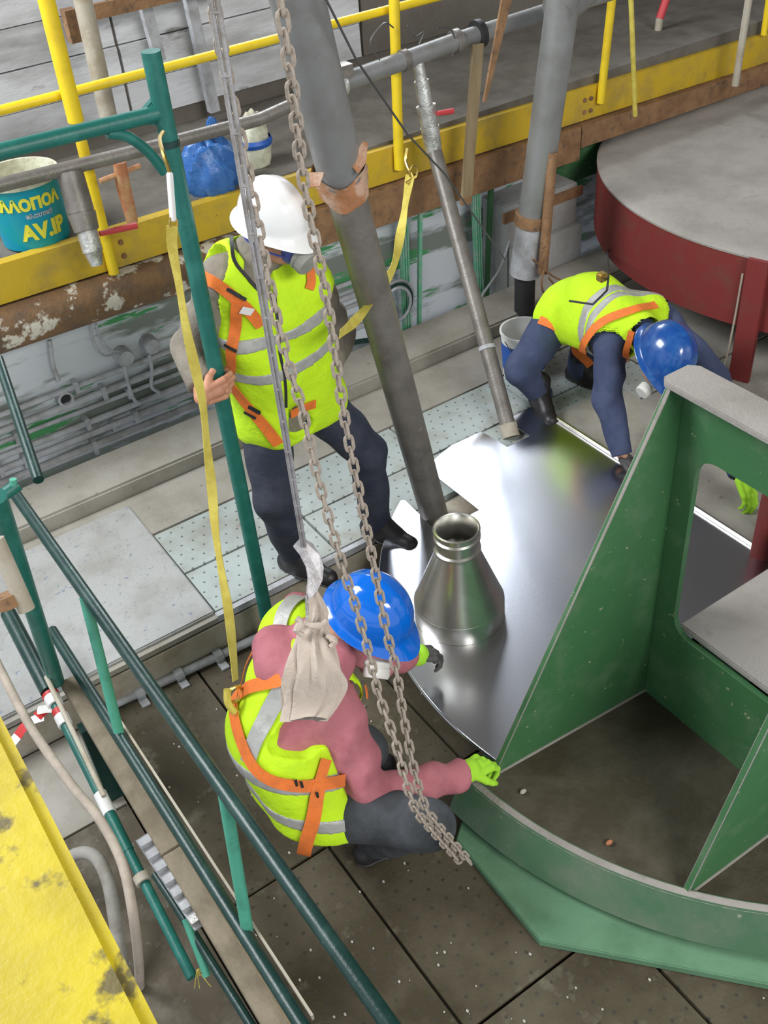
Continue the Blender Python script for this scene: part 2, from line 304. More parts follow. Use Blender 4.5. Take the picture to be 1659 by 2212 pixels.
# pipe along the foot of the step, with saddle brackets
t = thing('floor_pipe', (.3, 3.03, -.2), 'thin grey pipe with saddle clamps lying along the foot of the tan step', 'pipe')
pa, pb = pz(215, 1536, -.175), pz(540, 1385, -.175)
pb = pb + (pb - pa) * .35; MB().tube([pa, pb], .02).build('pipe_run', 'conduit', t)
for px in (300, 385, 470):
    q = pz(px, 1534 - (px - 220) * .47, -.175); q = pa + (pb-pa) * ((q[0]-pa[0])/(pb[0]-pa[0]))
    mm = MB(); mm.tube([q + V(-.018, 0, 0), q + V(.018, 0, 0)], .03); mm.box(q + V(-.018, -.07, -.025), q + V(.018, .05, -.015)); mm.box(q+V(-.018,.0,-.02), q+V(.018,.055,.02)); mm.build('pipe_clamp', 'conduit', t, smooth=False)
q = pz(265, 1500, -.19); MB().box(q + V(-.04, -.02, -.01), q + V(.05, .01, .03)).bar(q, q + V(.0, .12, .06), .02, .01).build('bracket', 'scaflight', t, smooth=False)

# lower wall behind the kerb
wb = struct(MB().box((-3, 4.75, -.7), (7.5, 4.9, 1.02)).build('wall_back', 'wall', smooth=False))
# upper walkway slab and the far wall
struct(MB().box((-3, 4.64, 1.02), (7.5, 5.75, 1.10)).build('floor_walkway', 'greyw', smooth=False)).name = 'floor'
wf = struct(MB().box((-3, 5.75, .9), (7.5, 5.85, 2.25)).build('wall_far', 'walld', smooth=False))
for i in range(4):
    x0 = -2.6 + i * 1.55
    for j in range(5):
        z0 = 1.2 + .2 * j
        MB().box((x0+.008, 5.725 - .012*(j % 2), z0), (x0+1.54, 5.75, z0+.192)).build('wall_panel', 'sheet' if i < 3 else 'sheet', wf, smooth=False)
for i in range(2):
    x0 = 3.6 + i * 1.7
    for j in range(2): MB().box((x0+.01, 5.72, 1.2+.48*j), (x0+1.69, 5.75, 1.66+.48*j)).build('wall_panel', 'walld', wf, smooth=False)
# uprights and rail against the far wall
def uprt(px0, py0, px1, py1, y, r, mk, name, label, cat='pipe', group=None):
    t = thing(name, pY(px1, py1, y), label, cat, group); return MB().tube([pY(px0, py0, y), pY(px1, py1, y)], r, 14).build('tube', mk, t), t
q0, q1 = pY(150, 38, 5.45), pY(470, -10, 5.45); q1[2] = q0[2]
t = thing('wall_rail', q0, 'brown angle rail fixed across the pale sheet wall top left', 'rail'); MB().bar(q0, q1 + (q1-q0)*.1, .03, .07).build('angle_bar', 'rust', t, smooth=False); MB().box(q0 + V(-.03,-.04,-.11), q0 + V(.03,.03,.04)).build('end_plate', 'rust', t, smooth=False)
for (x0, y0, x1, y1, lab) in ((312, 10, 345, 130, 'narrow dark wall stud behind the tall teal scaffold post'), (405, -20, 462, 240, 'grey wall stud behind the lifting cable')):
    a, b = pY(x0, y0, 5.6), pY(x1, y1, 5.6); t = thing('wall_stud', b, lab, 'stud'); MB().bar(a, b, .06, .05, (0, 1, 0)).build('channel', 'conduit', t, smooth=False)
uprt(172, -30, 238, 270, 5.2, .045, 'beige', 'standpipe', 'dusty beige vertical pipe right of the yellow handrail post')

# ------------------------------------------------------------------ walkway edge: beam, rusty pipe, handrail
def zbeam(x): return .94 + (x - .83) * (.865 - .94) / (4.56 - .83)
t = thing('edge_beam', (0, 4.6, .9), 'long dirty yellow steel channel carrying the walkway edge', 'beam')
mm = MB(); A, B = -.4, 7.0
sec = [(4.60, 0), (4.60, .185), (4.66, .185), (4.66, .172), (4.615, .172), (4.615, .013), (4.66, .013), (4.66, 0)]
mm.prism([(A, y, zbeam(A)+z) for y, z in sec], (B-A, 0, zbeam(B)-zbeam(A))).build('channel_web', 'yelbeam', t, smooth=False)
for px in (262, 1262, 1275):
    for dz in (.05, .12):
        x = pY(px, 530 if px < 500 else 230, 4.6)[0]; MB().lathe([(0, .012), (.012, .012), (.014, 0)], (x, 4.6, zbeam(x)+dz), (0, -1, 0), 8).build('bolt_head', 'rust', t)
t = thing('rusty_pipe', (0, 4.6, .82), 'thick rusty pipe with flaking white paint below the yellow beam', 'pipe')
MB().tube([(A, 4.6, zbeam(A)-.115), (2.2, 4.6, zbeam(2.2)-.115)], .105, 24).build('pipe_run', 'flake', t)
MB().box((2.2, 4.52, .0), (2.25, 4.68, .0)) if False else None
t = thing('bottom_flange', (2.2, 4.6, .8), 'dark rusty steel flange under the right run of the yellow beam', 'beam')
MB().bar((2.2, 4.6, zbeam(2.2)-.11), (4.35, 4.6, zbeam(4.35)-.11), .10, .20).build('flange_plate', 'rust', t, smooth=False); MB().bar((4.36, 4.6, zbeam(4.36)-.075), (7.0, 4.6, zbeam(7)-.055), .10, .13).build('flange_plate', 'rust', t, smooth=False)
# handrail
t = thing('handrail', (1.4, 4.65, 1.1), 'yellow tubular handrail along the walkway edge', 'handrail')
MB().tube([(-.5, 4.65, 1.74), (4.2, 4.65, 1.74)], .021, 12).build('mid_rail', 'yel', t)
for (x0, y0, x1, y1, r) in ((90, -40, 246, 590, .026), (850, -40, 862, 365, .027), (1325, -30, 1297, 222, .024)):
    MB().tube([pY(x0, y0, 4.57 if x0 != 850 else 4.57), pY(x1, y1, 4.57)], r, 14).build('post', 'yel', t)
MB().tube([pY(90, -40, 4.57), pY(164, 262, 4.57)], .036, 14).build('post_sleeve', 'yel', t)
MB().tube([pY(1665, -30, 4.57), pY(1650, 75, 4.57)], .02, 12).build('post', 'yel', t)
# horizontal process pipe over the walkway edge
t = thing('process_pipe', pY(820, 150, 4.45), 'long dusty grey process pipe running above the yellow beam', 'pipe')
HP = [pY(-60, 415, 4.45), pY(330, 318, 4.45), pY(560, 258, 4.45), pY(735, 180, 4.45), pY(1000, 85, 4.45), pY(1330, -28, 4.45)]
for p in HP: p[2] = min(max(p[2], 1.38), 1.60)
MB().tube(HP[:4], .03, 16).build('thin_run', 'pipe', t); MB().tube([HP[3], HP[4], HP[5]], .045, 18).build('wide_run', 'pipel', t)
for px, r, mk in ((735, .06, 'silver'), (985, .062, 'pipe'), (870, .052, 'pipe'), (1035, .07, 'black')):
    c = lerp(HP[3], HP[4], (px-735)/265.); d = nrm(HP[4]-HP[3])*.016; MB().tube([c-d, c+d], r, 18).build('pipe_clamp', mk, t)
MB().box(HP[3]+V(-.03,-.05,.03), HP[3]+V(.05,.02,.09)).build('clamp_lug', 'pipe', t, smooth=False)
# drop fitting with red lever, upper middle
def drop(p0, p1, prof, mk, lever, label, name='drop_valve', extra=None):
    t = thing(name, p1, label, 'valve'); d = nrm(p1 - p0); L_ = np.linalg.norm(p1-p0)
    for (f0, f1, r0, r1, mk2, nm) in prof: MB().tube([p0 + d*L_*f0, p0 + d*L_*f1], [r0, r1], 16).build(nm, mk2, t, bevel=.003)
    a, b = lever; MB().tube([a, lerp(a, b, .5), b], [.012, .014, .015], 8).build('lever', 'redlever', t); return t
drop(pY(900, 118, 4.45), pY(938, 330, 4.36), [(0, .25, .03, .03, 'silver', 'nipple'), (.25, .5, .038, .038, 'silver', 'coupling'), (.5, .72, .052, .045, 'silver', 'valve_body'), (.72, 1, .05, .042, 'silver', 'union_nut')], '', (pY(945, 245, 4.34), pY(978, 240, 4.34)), 'silver ball valve with short red lever feeding the thin leaning pipe')
drop(pY(150, 372, 4.45), pY(210, 575, 4.30), [(0, .42, .058, .058, 'pipe', 'stub'), (.42, .62, .062, .055, 'pipe', 'coupling'), (.62, .85, .045, .045, 'silver', 'valve_body'), (.85, 1, .04, .025, 'silver', 'nozzle')], '', (pY(215, 505, 4.36), pY(295, 487, 4.36)), 'dark pipe drop with silver nozzle and red lever beside the teal bucket')
t = thing('tee_valve', pY(285, 480, 4.5), 'rust orange valve with a tee handle left of the blue bag', 'valve')
MB().tube([pY(258, 350, 4.5), pY(266, 400, 4.5), pY(286, 480, 4.5)], [.03, .033, .027], 12).build('valve_stem', 'orangepipe', t); MB().tube([pY(215, 392, 4.5), pY(302, 358, 4.5)], .012, 8).build('tee_handle', 'orangepipe', t)
t = thing('small_valve', pY(1415, 100, 5.0), 'pale vertical pipe with a red joint top right', 'pipe')
MB().tube([pY(1445, -20, 5.0), pY(1425, 40, 5.0)], .026, 12).build('red_joint', 'redlever', t); MB().tube([pY(1425, 38, 5.0), pY(1416, 112, 5.0)], .024, 12).build('pale_pipe', 'beige', t)
uprt(1362, -30, 1372, 250, 4.3, .014, 'strap', 'yellow_cord', 'thin yellow green tube hanging beside the red drum', 'tube')
uprt(1622, -30, 1588, 185, 4.4, .022, 'beige', 'grey_post', 'grey green post standing behind the dusty drum top', 'post')
# beige batten and rusty flat bar
a, b = pY(1032, 95, 4.39), pY(1006, 440, 4.39); t = thing('timber_batten', b, 'narrow wooden batten hanging down below the grey process pipe', 'batten'); MB().bar(a, b, .065, .02, (0, 1, 0)).build('board', 'wood', t, smooth=False)
MB().bar(b + (a-b)*.05, b, .067, .024, (0, 1, 0)).build('rusty_tip', 'rust', t, smooth=False)
a, b = pY(1102, -30, 4.1), pY(1048, 220, 4.1); t = thing('rusty_flat_bar', b, 'tapering red rusty steel bar next to the wooden batten', 'bar'); MB().prism([a+V(-.035,0,0), a+V(.035,0,0), b+V(.008,0,0), b+V(-.008,0,0)], (0, .012, 0)).build('flat', 'rust', t, smooth=False)
# wires tangled above the pipe
for k, pts in enumerate((((820, 130), (800, 90), (830, 50), (850, 60)), ((880, 55), (895, 80), (915, 70), (905, 95)), ((945, 60), (972, 62), (985, 95), (975, 120)), ((700, 100), (715, 140), (738, 165), (745, 185)))):
    tag(MB().tube(spline([pY(x, y, 4.42) for x, y in pts], 14), .004 if k < 3 else .012, 6).build('tie_wire', 'wire'), ['loose wire standing up between handrail post and grey pipe', 'curled wire right of the middle yellow post', 'wire loop around the grey process pipe near the batten', 'short dark hose entering the pipe clamp'][k], 'wire')
# big grey duct on the right of the middle
t = thing('grey_duct', pY(1125, 590, 4.2), 'thick grey round duct with rusty collar and pale lower sleeve', 'duct')
a, b = pY(1222, -40, 4.0), pY(1134, 590, 4.15); MB().tube([a, b], .082, 28).build('duct_tube', 'pipel', t)
MB().tube([lerp(b, a, .2), b + (b-a)*.0], .088, 28).build('lower_sleeve', 'conduit', t); MB().tube([lerp(b, a, .2), lerp(b, a, .24)], .1, 28).build('collar', 'rust', t)
q = lerp(b, a, .93); MB().tube([q + V(-.04, 0, -.02), q + V(.35, .05, .10)], .085, 20).build('side_branch', 'pipel', t)
MB().tube([b, V(b[0], b[1], 0)], .06, 16).build('stub', 'black', t)
uprt(1194, 330, 1172, 590, 4.0, .028, 'rust', 'rusty_pipe', 'thin rusty pipe hugging the right side of the grey duct')
# tangled bars near the duct foot
t = thing('rebar_tangle', pz(1185, 650, 0), 'tangle of thin rusty wire and rods beside the bending worker', 'wire')
for pts in (((1180, 560), (1170, 620), (1190, 660), (1180, 690)), ((1150, 560), (1200, 600), (1260, 620), (1300, 640)), ((1250, 625), (1240, 660), (1290, 665), (1320, 640), (1312, 560)), ((1185, 600), (1215, 640), (1210, 680), (1190, 700))):
    MB().tube(spline([pY(x, y, 3.95) for x, y in pts], 14), .006, 6).build('rod', 'rust', t)
# stepped ledges on the right between duct and drum
for k, (z1, y0, y1) in enumerate(((.55, 4.5, 4.749), (.30, 4.44, 4.6))):
    t = tag(MB().box((3.75, y0, -.3) if k == 0 else (3.75, y0, -.3), (4.30, y1 if k == 0 else 4.499, z1)).build('concrete_ledge', 'slab', smooth=False, bevel=.008), ['upper pale concrete ledge right of the grey duct', 'lower pale concrete ledge right of the grey duct'][k], 'ledge')
t = thing('edge_angle', (3.8, 4.49, .5), 'rusty steel angle along the upper ledge behind the drum', 'angle'); MB().bar((3.7, 4.485, .50), (4.32, 4.485, .50), .02, .06).build('angle_leg', 'rust', t, smooth=False)
tag(MB().box((4.31, 4.70, .45), (4.8, 4.745, .66)).build('green_panel', 'green', smooth=False), 'green painted panel between ledge and beam behind the drum', 'panel')
# conduits on the wall
czs = []
for (p, r) in (((203, 826), .015), ((203, 860), .019), ((200, 885), .012), ((163, 930), .017), ((200, 945), .012), ((297, 903), .018), ((300, 930), .024)):
    czs.append((pY(*p, 4.69)[2], r))
for k, (z, r) in enumerate(czs):
    t = thing('wall_conduit', (-.3, 4.70, z), ['topmost', 'second', 'third', 'fourth', 'fifth', 'sixth', 'lowest'][k] + ' grey conduit of the stack clipped to the peeling wall', 'conduit', 'conduits on the peeling wall')
    x1 = 3.05 if k < 6 else 2.3
    MB().tube([(-.4, 4.715, z+.004), (x1, 4.715, z-.004)], r, 10).build('tube', 'conduit', t)
    for j in range(5):
        x = .45 + j*.62 + (k % 3)*.13
        if x < x1: MB().box((x-.012, 4.715-r-.005, z-r-.018), (x+.012, 4.749, z+r+.018)).build('saddle', 'conduit', t, smooth=False)
def disc(px, py, r, label, mk='sheet', nm='junction_box', hollow=False):
    c = pY(px, py, 4.72); t = thing(nm, c, label, 'junction box'); 
    MB().lathe([(0, .05), (r*.9, .05), (r, .04), (r, -.03)] if not hollow else [(r*.7, -.0), (r*.7, .02), (r, .02), (r, -.03)], c, (0, -1, 0), 20).build('cover', mk, t)
    if hollow: MB().lathe([(0, .003), (r*.7, .003)], c, (0, -1, 0), 20).build('opening', 'black', t)
disc(265, 768, .047, 'round white junction box nearer the peeling hole at the left', 'conduit'); disc(322, 742, .045, 'round white junction box next to the standing worker', 'conduit')
disc(140, 860, .042, 'open round hole with pipe end in the green stained wall', 'conduit', 'wall_socket', True)
for pts, lab, r in ((((107, 735), (115, 790), (127, 822)), 'short grey conduit dropping to the wall hole', .012), (((268, 790), (280, 840), (295, 869), (318, 864), (345, 848)), 'bent conduit hanging from the left round junction box', .010), (((322, 765), (328, 800), (327, 835), (345, 848)), 'bent conduit hanging from the right round junction box', .010), (((193, 700), (205, 745), (225, 768), (248, 765)), 'outer curved cable entering the left junction box', .006), (((207, 700), (220, 735), (240, 757), (262, 758)), 'inner curved cable entering the left junction box', .006)):
    tag(MB().tube(spline([pY(x, y, 4.70) for x, y in pts], 16), r, 8).build('bent_conduit', 'conduit'), lab, 'conduit')
# pale green vertical strips right of the big pipe
for k, (x0, y0, x1, y1, wd) in enumerate(((868, 430, 880, 735, .058), (908, 425, 905, 730, .022), (1025, 385, 1035, 640, .055), (1062, 385, 1050, 655, .03))):
    a, b = pY(x0, y0-25, 4.62), pY(x1, y1, 4.62); t = thing('cable_riser', b, ['broad pale green cable riser left of the thin leaning pipe', 'narrow pale green riser left of the thin leaning pipe', 'broad ribbed green riser right of the thin leaning pipe', 'dark green narrow riser near the grey duct'][k], 'riser')
    MB().bar(a, b, wd, .02, (0, 1, 0)).build('backing', 'palegreen' if k < 3 else 'green', t, smooth=False)
    if k in (0, 2):
        for j in range(3):
            o_ = V((j-1)*wd*.3, -.016, 0); MB().tube([a+o_, b+o_], .005, 6).build('cable', 'palegreen', t)
t = thing('hose_coil', pY(865, 655, 4.55), 'coiled dark green hose hanging on the wall behind the big pipe', 'hose')
for j, (r, y) in enumerate(((.115, 4.58), (.105, 4.55), (.095, 4.52))):
    c = pY(858, 650+4*j, y); MB().tube([c + V(math.cos(a)*r, 0, math.sin(a)*r*1.1) for a in np.linspace(0, 2*math.pi, 29)], .009, 8, caps=False).build('loop', ['conduit', 'scafd', 'conduit'][j], t)
tag(MB().tube(spline([pY(x, y, 4.6) for x, y in ((735, 745), (800, 735), (880, 735), (915, 760))], 16), .016, 8).build('loose_cable', 'scafd'), 'slack dark cable at the wall foot behind the big pipe', 'cable')
tag(MB().tube(spline([pY(x, y, 4.5) for x, y in ((1100, 520), (1080, 580), (1040, 640), (1010, 700))], 16), .008, 8).build('loose_cable', 'conduit'), 'thin pale cable sagging left of the grey duct foot', 'cable')

# ------------------------------------------------------------------ things on the walkway edge
c = pY(78, 505, 4.80); zb = 1.11; hb = .30; R0, R1 = .155, .172
t = thing('paint_bucket', (c[0], c[1], zb), 'teal and blue paint bucket with yellow lettering on the walkway edge', 'bucket')
MB().lathe([(0, 0), (R0, 0), (R1, hb), (R1+.006, hb), (R1+.006, hb+.012), (R1-.004, hb+.012)], (c[0], c[1], zb), seg=48).build('pail', 'teal', t)
MB().lathe([(0, .012), (R0-.004, .012), (R1-.005, hb+.010)], (c[0], c[1], zb), seg=48).build('inside', 'cream', t)
MB().lathe([(R1+.001, hb-.012), (R1+.008, hb-.012), (R1+.008, hb+.016), (R1-.006, hb+.016), (R1-.006, hb-.01)], (c[0], c[1], zb), seg=48).build('rim', 'cream', t)
def wrap_text(s, size, zc, a_c, parent, mk, bold=.004):
    cu = bpy.data.curves.new('lettering', 'FONT'); cu.body = s; cu.size = size; cu.align_x = 'CENTER'; cu.extrude = .0015; cu.offset = bold; cu.resolution_u = 2
    o = bpy.data.objects.new('t', cu); C.objects.link(o); bpy.context.view_layer.update()
    me = bpy.data.meshes.new_from_object(o.evaluated_get(bpy.context.evaluated_depsgraph_get())); bpy.data.objects.remove(o)
    for v in me.vertices:
        z = zc + v.co.y; r = R0 + (R1-R0)*z/hb + .0025 + v.co.z; a = a_c + v.co.x / R1
        v.co = (c[0] + r*math.cos(a), c[1] + r*math.sin(a), zb + z)
    me.materials.clear(); me.materials.append(M[mk]); o = bpy.data.objects.new('lettering', me); C.objects.link(o); par(o, parent)
aw = math.atan2(-c[1], -c[0])
wrap_text('ΒΕΛΛΟΠΟΛ', .070, .195, aw-.16, t, 'yeltext'); wrap_text('AV.IP', .10, .055, aw+.28, t, 'yeltext', .005)
wrap_text('πλαστικό', .03, .155, aw+.25, t, 'conduit', .001)
# blue bag
def blob(c, r, sc_, name, mk, label, cat, amp=.12, f=9, seg=40):
    vs = []; ff = []; rg = seg//2
    for i in range(rg+1):
        th = math.pi*i/rg
        for k in range(seg):
            a = 2*math.pi*k/seg; n = V(math.sin(th)*math.cos(a), math.sin(th)*math.sin(a), math.cos(th))
            q = 1 + amp*(abs(math.sin(f*n[0]+2*math.sin(5*n[2])))*.5 + .5*math.sin(f*1.3*n[1]+3*n[2]) + .3*math.sin(17*n[0]+13*n[2])) - amp*.5
            vs.append(V(*c) + n*V(*sc_)*r*q)
    ff = [(i*seg+k, (i+1)*seg+k, (i+1)*seg+(k+1)%seg, i*seg+(k+1)%seg) for i in range(rg) for k in range(seg)]
    return MB().add(vs, ff)
cb = pY(455, 372, 4.75); t = thing('plastic_bag', (cb[0], cb[1], zb), 'crumpled blue plastic bag on the walkway edge behind the white helmet', 'bag')
blob(cb, .155, (1.0, .75, 1.15), '', '', '', '', .14).build('bag_body', 'bluebag', t); blob(cb+V(.06, .02, .19), .05, (.6, .5, 1.2), '', '', '', '', .3).build('knot', 'bluebag', t)
cs = pY(550, 312, 4.85); t = thing('sack', (cs[0], cs[1], zb), 'small cream sack with a blue band right of the blue bag', 'sack')
mm = blob(cs, .10, (.85, .7, 1.75), '', '', '', '', .10, 6); mm.build('sack_body', 'cream', t); q = cs + V(.0, 0, .02); MB().lathe([(.088, -.02), (.096, 0), (.088, .02)], q, (0, 0, 1), 24).build('band', 'blueband', t)
# ================================================================== MACHINE PEDESTAL (green)
MCX, MCY, MR = 2.81, 1.90, 1.50
t = ped = thing('machine_pedestal', (2.3, 1.3, -.2), 'large green welded steel machine pedestal with ribs and an arched window', 'machine')
# base plate (octagon with straight edges) and curved skirt
zb_ = -.165
k0, k1, k2 = pz(985, 1812, zb_), pz(1166, 2032, zb_), pz(1470, 2090, zb_)
k3 = k2 + (k2-k1)*2.2
poly = [k0, k1, k3, V(k3[0], 1.2, zb_), V(2.2, 1.9, zb_), V(1.55, 1.98, zb_)]
MB().prism(poly, (0, 0, -.035)).build('base_plate', 'green_lit', ped, smooth=False, bevel=.004)
A0, A1 = math.radians(183), math.radians(330)
MB().lathe([(MR-.03, -.165), (MR+.02, -.165), (MR+.062, -.125), (MR, .018), (MR-.03, .018), (MR-.03, -.165)], (MCX, MCY, 0), seg=60, a0=A0, a1=A1).build('curved_skirt', 'green_dusty', ped)
MB().lathe([(MR-.026, .017), (MR-.022, .026), (MR-.008, .024), (MR+.003, .012)], (MCX, MCY, 0), seg=60, a0=A0+.01, a1=A1).build('rim_edge', 'dust', ped)
# deck inside the ring
dk = [(MCX+(MR-.03)*math.cos(a), MCY+(MR-.03)*math.sin(a), .004) for a in np.linspace(A0, A1, 40)] + [(3.9, 1.7, .004), (1.45, 1.79, .004)]
MB().prism(dk, (0, 0, -.02)).build('deck_plate', 'dirtplate', ped, smooth=False)
MB().prism([V(1.32, 1.80, -.19), V(1.36, 1.60, -.19), V(1.40, 1.60, -.19), V(1.40, 1.82, -.19)], (0, 0, .19)).build('end_cheek', 'dust', ped, smooth=False)
RY1 = 1.735; XW = 2.105
def rib(y0, y1, x0=1.41):
    o = MB().prism([V(x0, y0, .01), V(XW, y1, .01), V(XW, y1, 1.39), V(2.045, y1, 1.39)], (0, .02, 0)).build('rib', 'green', ped, smooth=False, bevel=.002)
    MB().tube([V(x0, y0-.001, .008), V(XW, y1-.001, .008)], .0055, 8).build('weld_bead', 'dust', ped)
    MB().bar(V(x0+.005, y0+.01, .014), V(2.047, y1+.01, 1.39), .021, .004, (0, 0, 1)).build('dusty_edge', 'dust', ped, smooth=False)
rib(1.755, 1.71); rib(1.03, 1.02, 1.60)
# web panel with rounded window
def rounded(y0, y1, z0, z1, r, n=6):
    out = []
    for cy, cz, a0 in ((y1-r, z1-r, 0), (y0+r, z1-r, 90), (y0+r, z0+r, 180), (y1-r, z0+r, 270)):
        for i in range(n+1):
            a = math.radians(a0 + 90*i/n); out.append((cy + r*math.cos(a), cz + r*math.sin(a)))
    return out
hole = rounded(1.12, 1.628, .40, 1.165, .075)
def panel_with_hole(x, th, y0, y1, z0, z1, hole, mk, name, parent):
    # outer rectangle sampled in the same angular order as the hole
    cy = sum(p[0] for p in hole)/len(hole); cz = sum(p[1] for p in hole)/len(hole); outer = []
    n = len(hole)
    q = n // 4; corners = [(y1, z1), (y0, z1), (y0, z0), (y1, z0)]
    for i, (hy, hz) in enumerate(hole):
        k = i // q; j = i % q; f = j/(q-1)
        ccy, ccz = corners[k % 4]
        # slide around the corner: first half on one side, second half on the other
        if k == 0: p = (ccy, lerp(hz, ccz, min(1, f*2))) if f <= .5 else (lerp(ccy, hy, (f-.5)*2), ccz)
        if k == 1: p = (lerp(hy, ccy, min(1, f*2)), ccz) if f <= .5 else (ccy, lerp(ccz, hz, (f-.5)*2))
        if k == 2: p = (ccy, lerp(hz, ccz, min(1, f*2))) if f <= .5 else (lerp(ccy, hy, (f-.5)*2), ccz)
        if k == 3: p = (lerp(hy, ccy, min(1, f*2)), ccz) if f <= .5 else (ccy, lerp(ccz, hz, (f-.5)*2))
        outer.append(p)
    vs = []
    for xx in (x, x+th):
        vs += [(xx, a, b) for a, b in hole] + [(xx, a, b) for a, b in outer]
    f = []
    for i in range(n):
        j = (i+1) % n; N2 = 2*n
        f += [(i, j, n+j, n+i), (N2+i, N2+n+i, N2+n+j, N2+j), (i, N2+i, N2+j, j), (n+i, n+j, N2+n+j, N2+n+i)]
    return MB().add(vs, f).build(name, mk, parent, smooth=False)
panel_with_hole(XW, .022, 1.03, 1.73, .0, 1.39, hole, 'green', 'web_panel', ped)
panel_with_hole(XW, .022, .36, 1.03, .0, 1.39, rounded(.50, .92, .40, 1.165, .075), 'green', 'web_panel', ped)
mm = MB(); r_ = rounded(.36, 1.745, 1.39, 1.39, 0)
mm.prism([V(2.03, .36, 1.392), V(2.175, .36, 1.392), V(2.175, 1.72, 1.392), V(2.15, 1.75, 1.392), V(2.055, 1.75, 1.392), V(2.03, 1.725, 1.392)], (0, 0, .02)).build('top_flange', 'dust', ped, smooth=False, bevel=.004)
MB().box((2.128, .36, .405), (3.4, 1.615, .43)).build('inner_table', 'dust', ped, smooth=False, bevel=.005)
MB().box((2.14, 1.50, .0), (3.4, 1.52, .405)).build('inner_wall', 'green_dusty', ped, smooth=False)
for p in (pz(1130, 1712, .01), pz(1316, 1822, .01)): MB().sphere(p + V(0, 0, .006), .011, (1.3, .8, .7), 7, 4).build('mortar_lump', 'orangepipe' if p[1] < 1.5 else 'debris', ped)

# ------------------------------------------------------------------ red drum with dusty top
DX, DY, DR = 5.44, 3.41, 1.47
t = drum = thing('round_drum', (DX, DY, .3), 'big round drum with red skirt and cement dusted top at the right', 'drum')
MB().lathe([(DR-.03, .30), (DR, .30), (DR, .685), (DR-.03, .685)], (DX, DY, 0), seg=120).build('skirt', 'red', drum)
n_ = 28; prof = [(DR+.004, .680), (DR+.004, .690)] + [(DR-.01 - (DR-.01)*i/n_, .698) for i in range(n_+1)]
o = MB().lathe(prof, (DX, DY, 0), seg=140).build('top_plate', 'dust', drum)
for v in o.data.vertices:
    if v.co.z > .693:
        x, y = v.co.x, v.co.y; d = DR - math.hypot(x-DX, y-DY)
        v.co.z += max(0, min(d*3, 1))*(.006 + .008*max(0, math.sin(3.1*x+1.3*math.sin(2.2*y))*math.sin(2.7*y+x)) + .002*math.sin(31*x)*math.sin(27*y))
for a_ in (198, 233):
    a = math.radians(a_); p = V(DX+DR*math.cos(a), DY+DR*math.sin(a), .3); tn = V(-math.sin(a), math.cos(a), 0)
    MB().prism([p - tn*.012, p + tn*.012, p + tn*.012 + V(math.cos(a), math.sin(a), 0)*.01, p - tn*.012 + V(math.cos(a), math.sin(a), 0)*.01], (0, 0, .385)).build('stiffener', 'red', drum, smooth=False)
lg = pz(1603, 812, 0)
a = math.atan2(lg[1]-DY, lg[0]-DX); rd = V(math.cos(a), math.sin(a), 0); tn = V(-rd[1], rd[0], 0); c0 = V(DX, DY, 0) + rd*(DR+.016)
MB().prism([c0 - tn*.055 - rd*.015, c0 + tn*.055 - rd*.015, c0 + tn*.055 + rd*.015, c0 - tn*.055 + rd*.015], (0, 0, .69)).build('leg', 'red', drum, smooth=False, bevel=.003)
c1 = pz(1640, 1215, 0); MB().tube([c1, c1 + V(0, 0, .62)], .045, 20).build('leg', 'red', drum)
MB().bar(V(c1[0], c1[1], .6), V(DX-DR*.6, DY-DR*.55, .6), .08, .08).build('leg_bracket', 'red', drum, smooth=False)
MB().tube(spline([c0 + tn*(-.07) + V(0, 0, .6), c0 + tn*(-.075) + V(0, 0, .3), c0 - tn*.09 + rd*.02 + V(0, 0, .05), c0 - tn*.16 + rd*.05 + V(0,0,.012)], 12), .006, 6).build('hanging_wire', 'beige', drum)
c3 = pz(1655, 1170, 0); tag(MB().box(c3 + V(.0, -.02, 0), c3 + V(.06, .03, .9)).build('dusty_column', 'dust', smooth=False), 'pale dusty square column glimpsed through the pedestal window', 'column')

# ------------------------------------------------------------------ stainless cover sheet
t = cov = thing('steel_cover', (2.3, 2.4, 0), 'large shiny stainless steel cover sheet with a curved edge on the floor', 'cover')
zc = .045
CX, CY, CR = 2.785, 2.055, 1.373
yb = pz(960, 985, zc)[1]; xr = pz(1240, 935, zc)[0]; yb = 3.39
ang = []
tip = pz(1062, 1652, zc); a_tip = math.atan2(tip[1]-CY, tip[0]-CX) % (2*math.pi)
a_top = math.pi - math.asin((yb-CY)/CR)
arc = lambda a: V(CX+CR*math.cos(a), CY+CR*math.sin(a), zc)
n1 = pz(868, 1082, zc); n2 = pz(945, 1150, zc); n3 = pz(1000, 1092, zc); n4 = pz(955, 1000, zc)
an1 = math.atan2(n1[1]-CY, n1[0]-CX); 
poly = [arc(a) for a in np.linspace(a_tip, an1, 40)]
poly += [V(n1[0]+.01, n1[1]-.01, zc), V(n2[0], n2[1], zc), V(n2[0]+.24, n2[1]+.0, zc), V(n2[0]+.24, n4[1]-.02, zc)]
an2 = math.atan2(n4[1]-CY, (n2[0]+.24)-CX); poly += [arc(a) for a in np.linspace(an2-.01, a_top, 8)]
s1, s2, s3 = pz(1035, 930, zc), pz(1096, 967, zc), pz(1141, 941, zc)
poly += [V(s1[0], yb, zc), V(s2[0], s2[1], zc), V(s3[0], s2[1], zc), V(s3[0], yb, zc), V(xr, yb, zc), V(xr, 1.76, zc), V(1.50, 1.765, zc), V(tip[0]+.02, 1.77, zc)]
MB().prism(poly, (0, 0, .004)).build('sheet', 'steel', cov, smooth=False)
MB().box((xr-.002, 1.9, zc+.002), (xr+.016, yb, zc+.022)).build('folded_edge', 'polished', cov, smooth=False, bevel=.004)
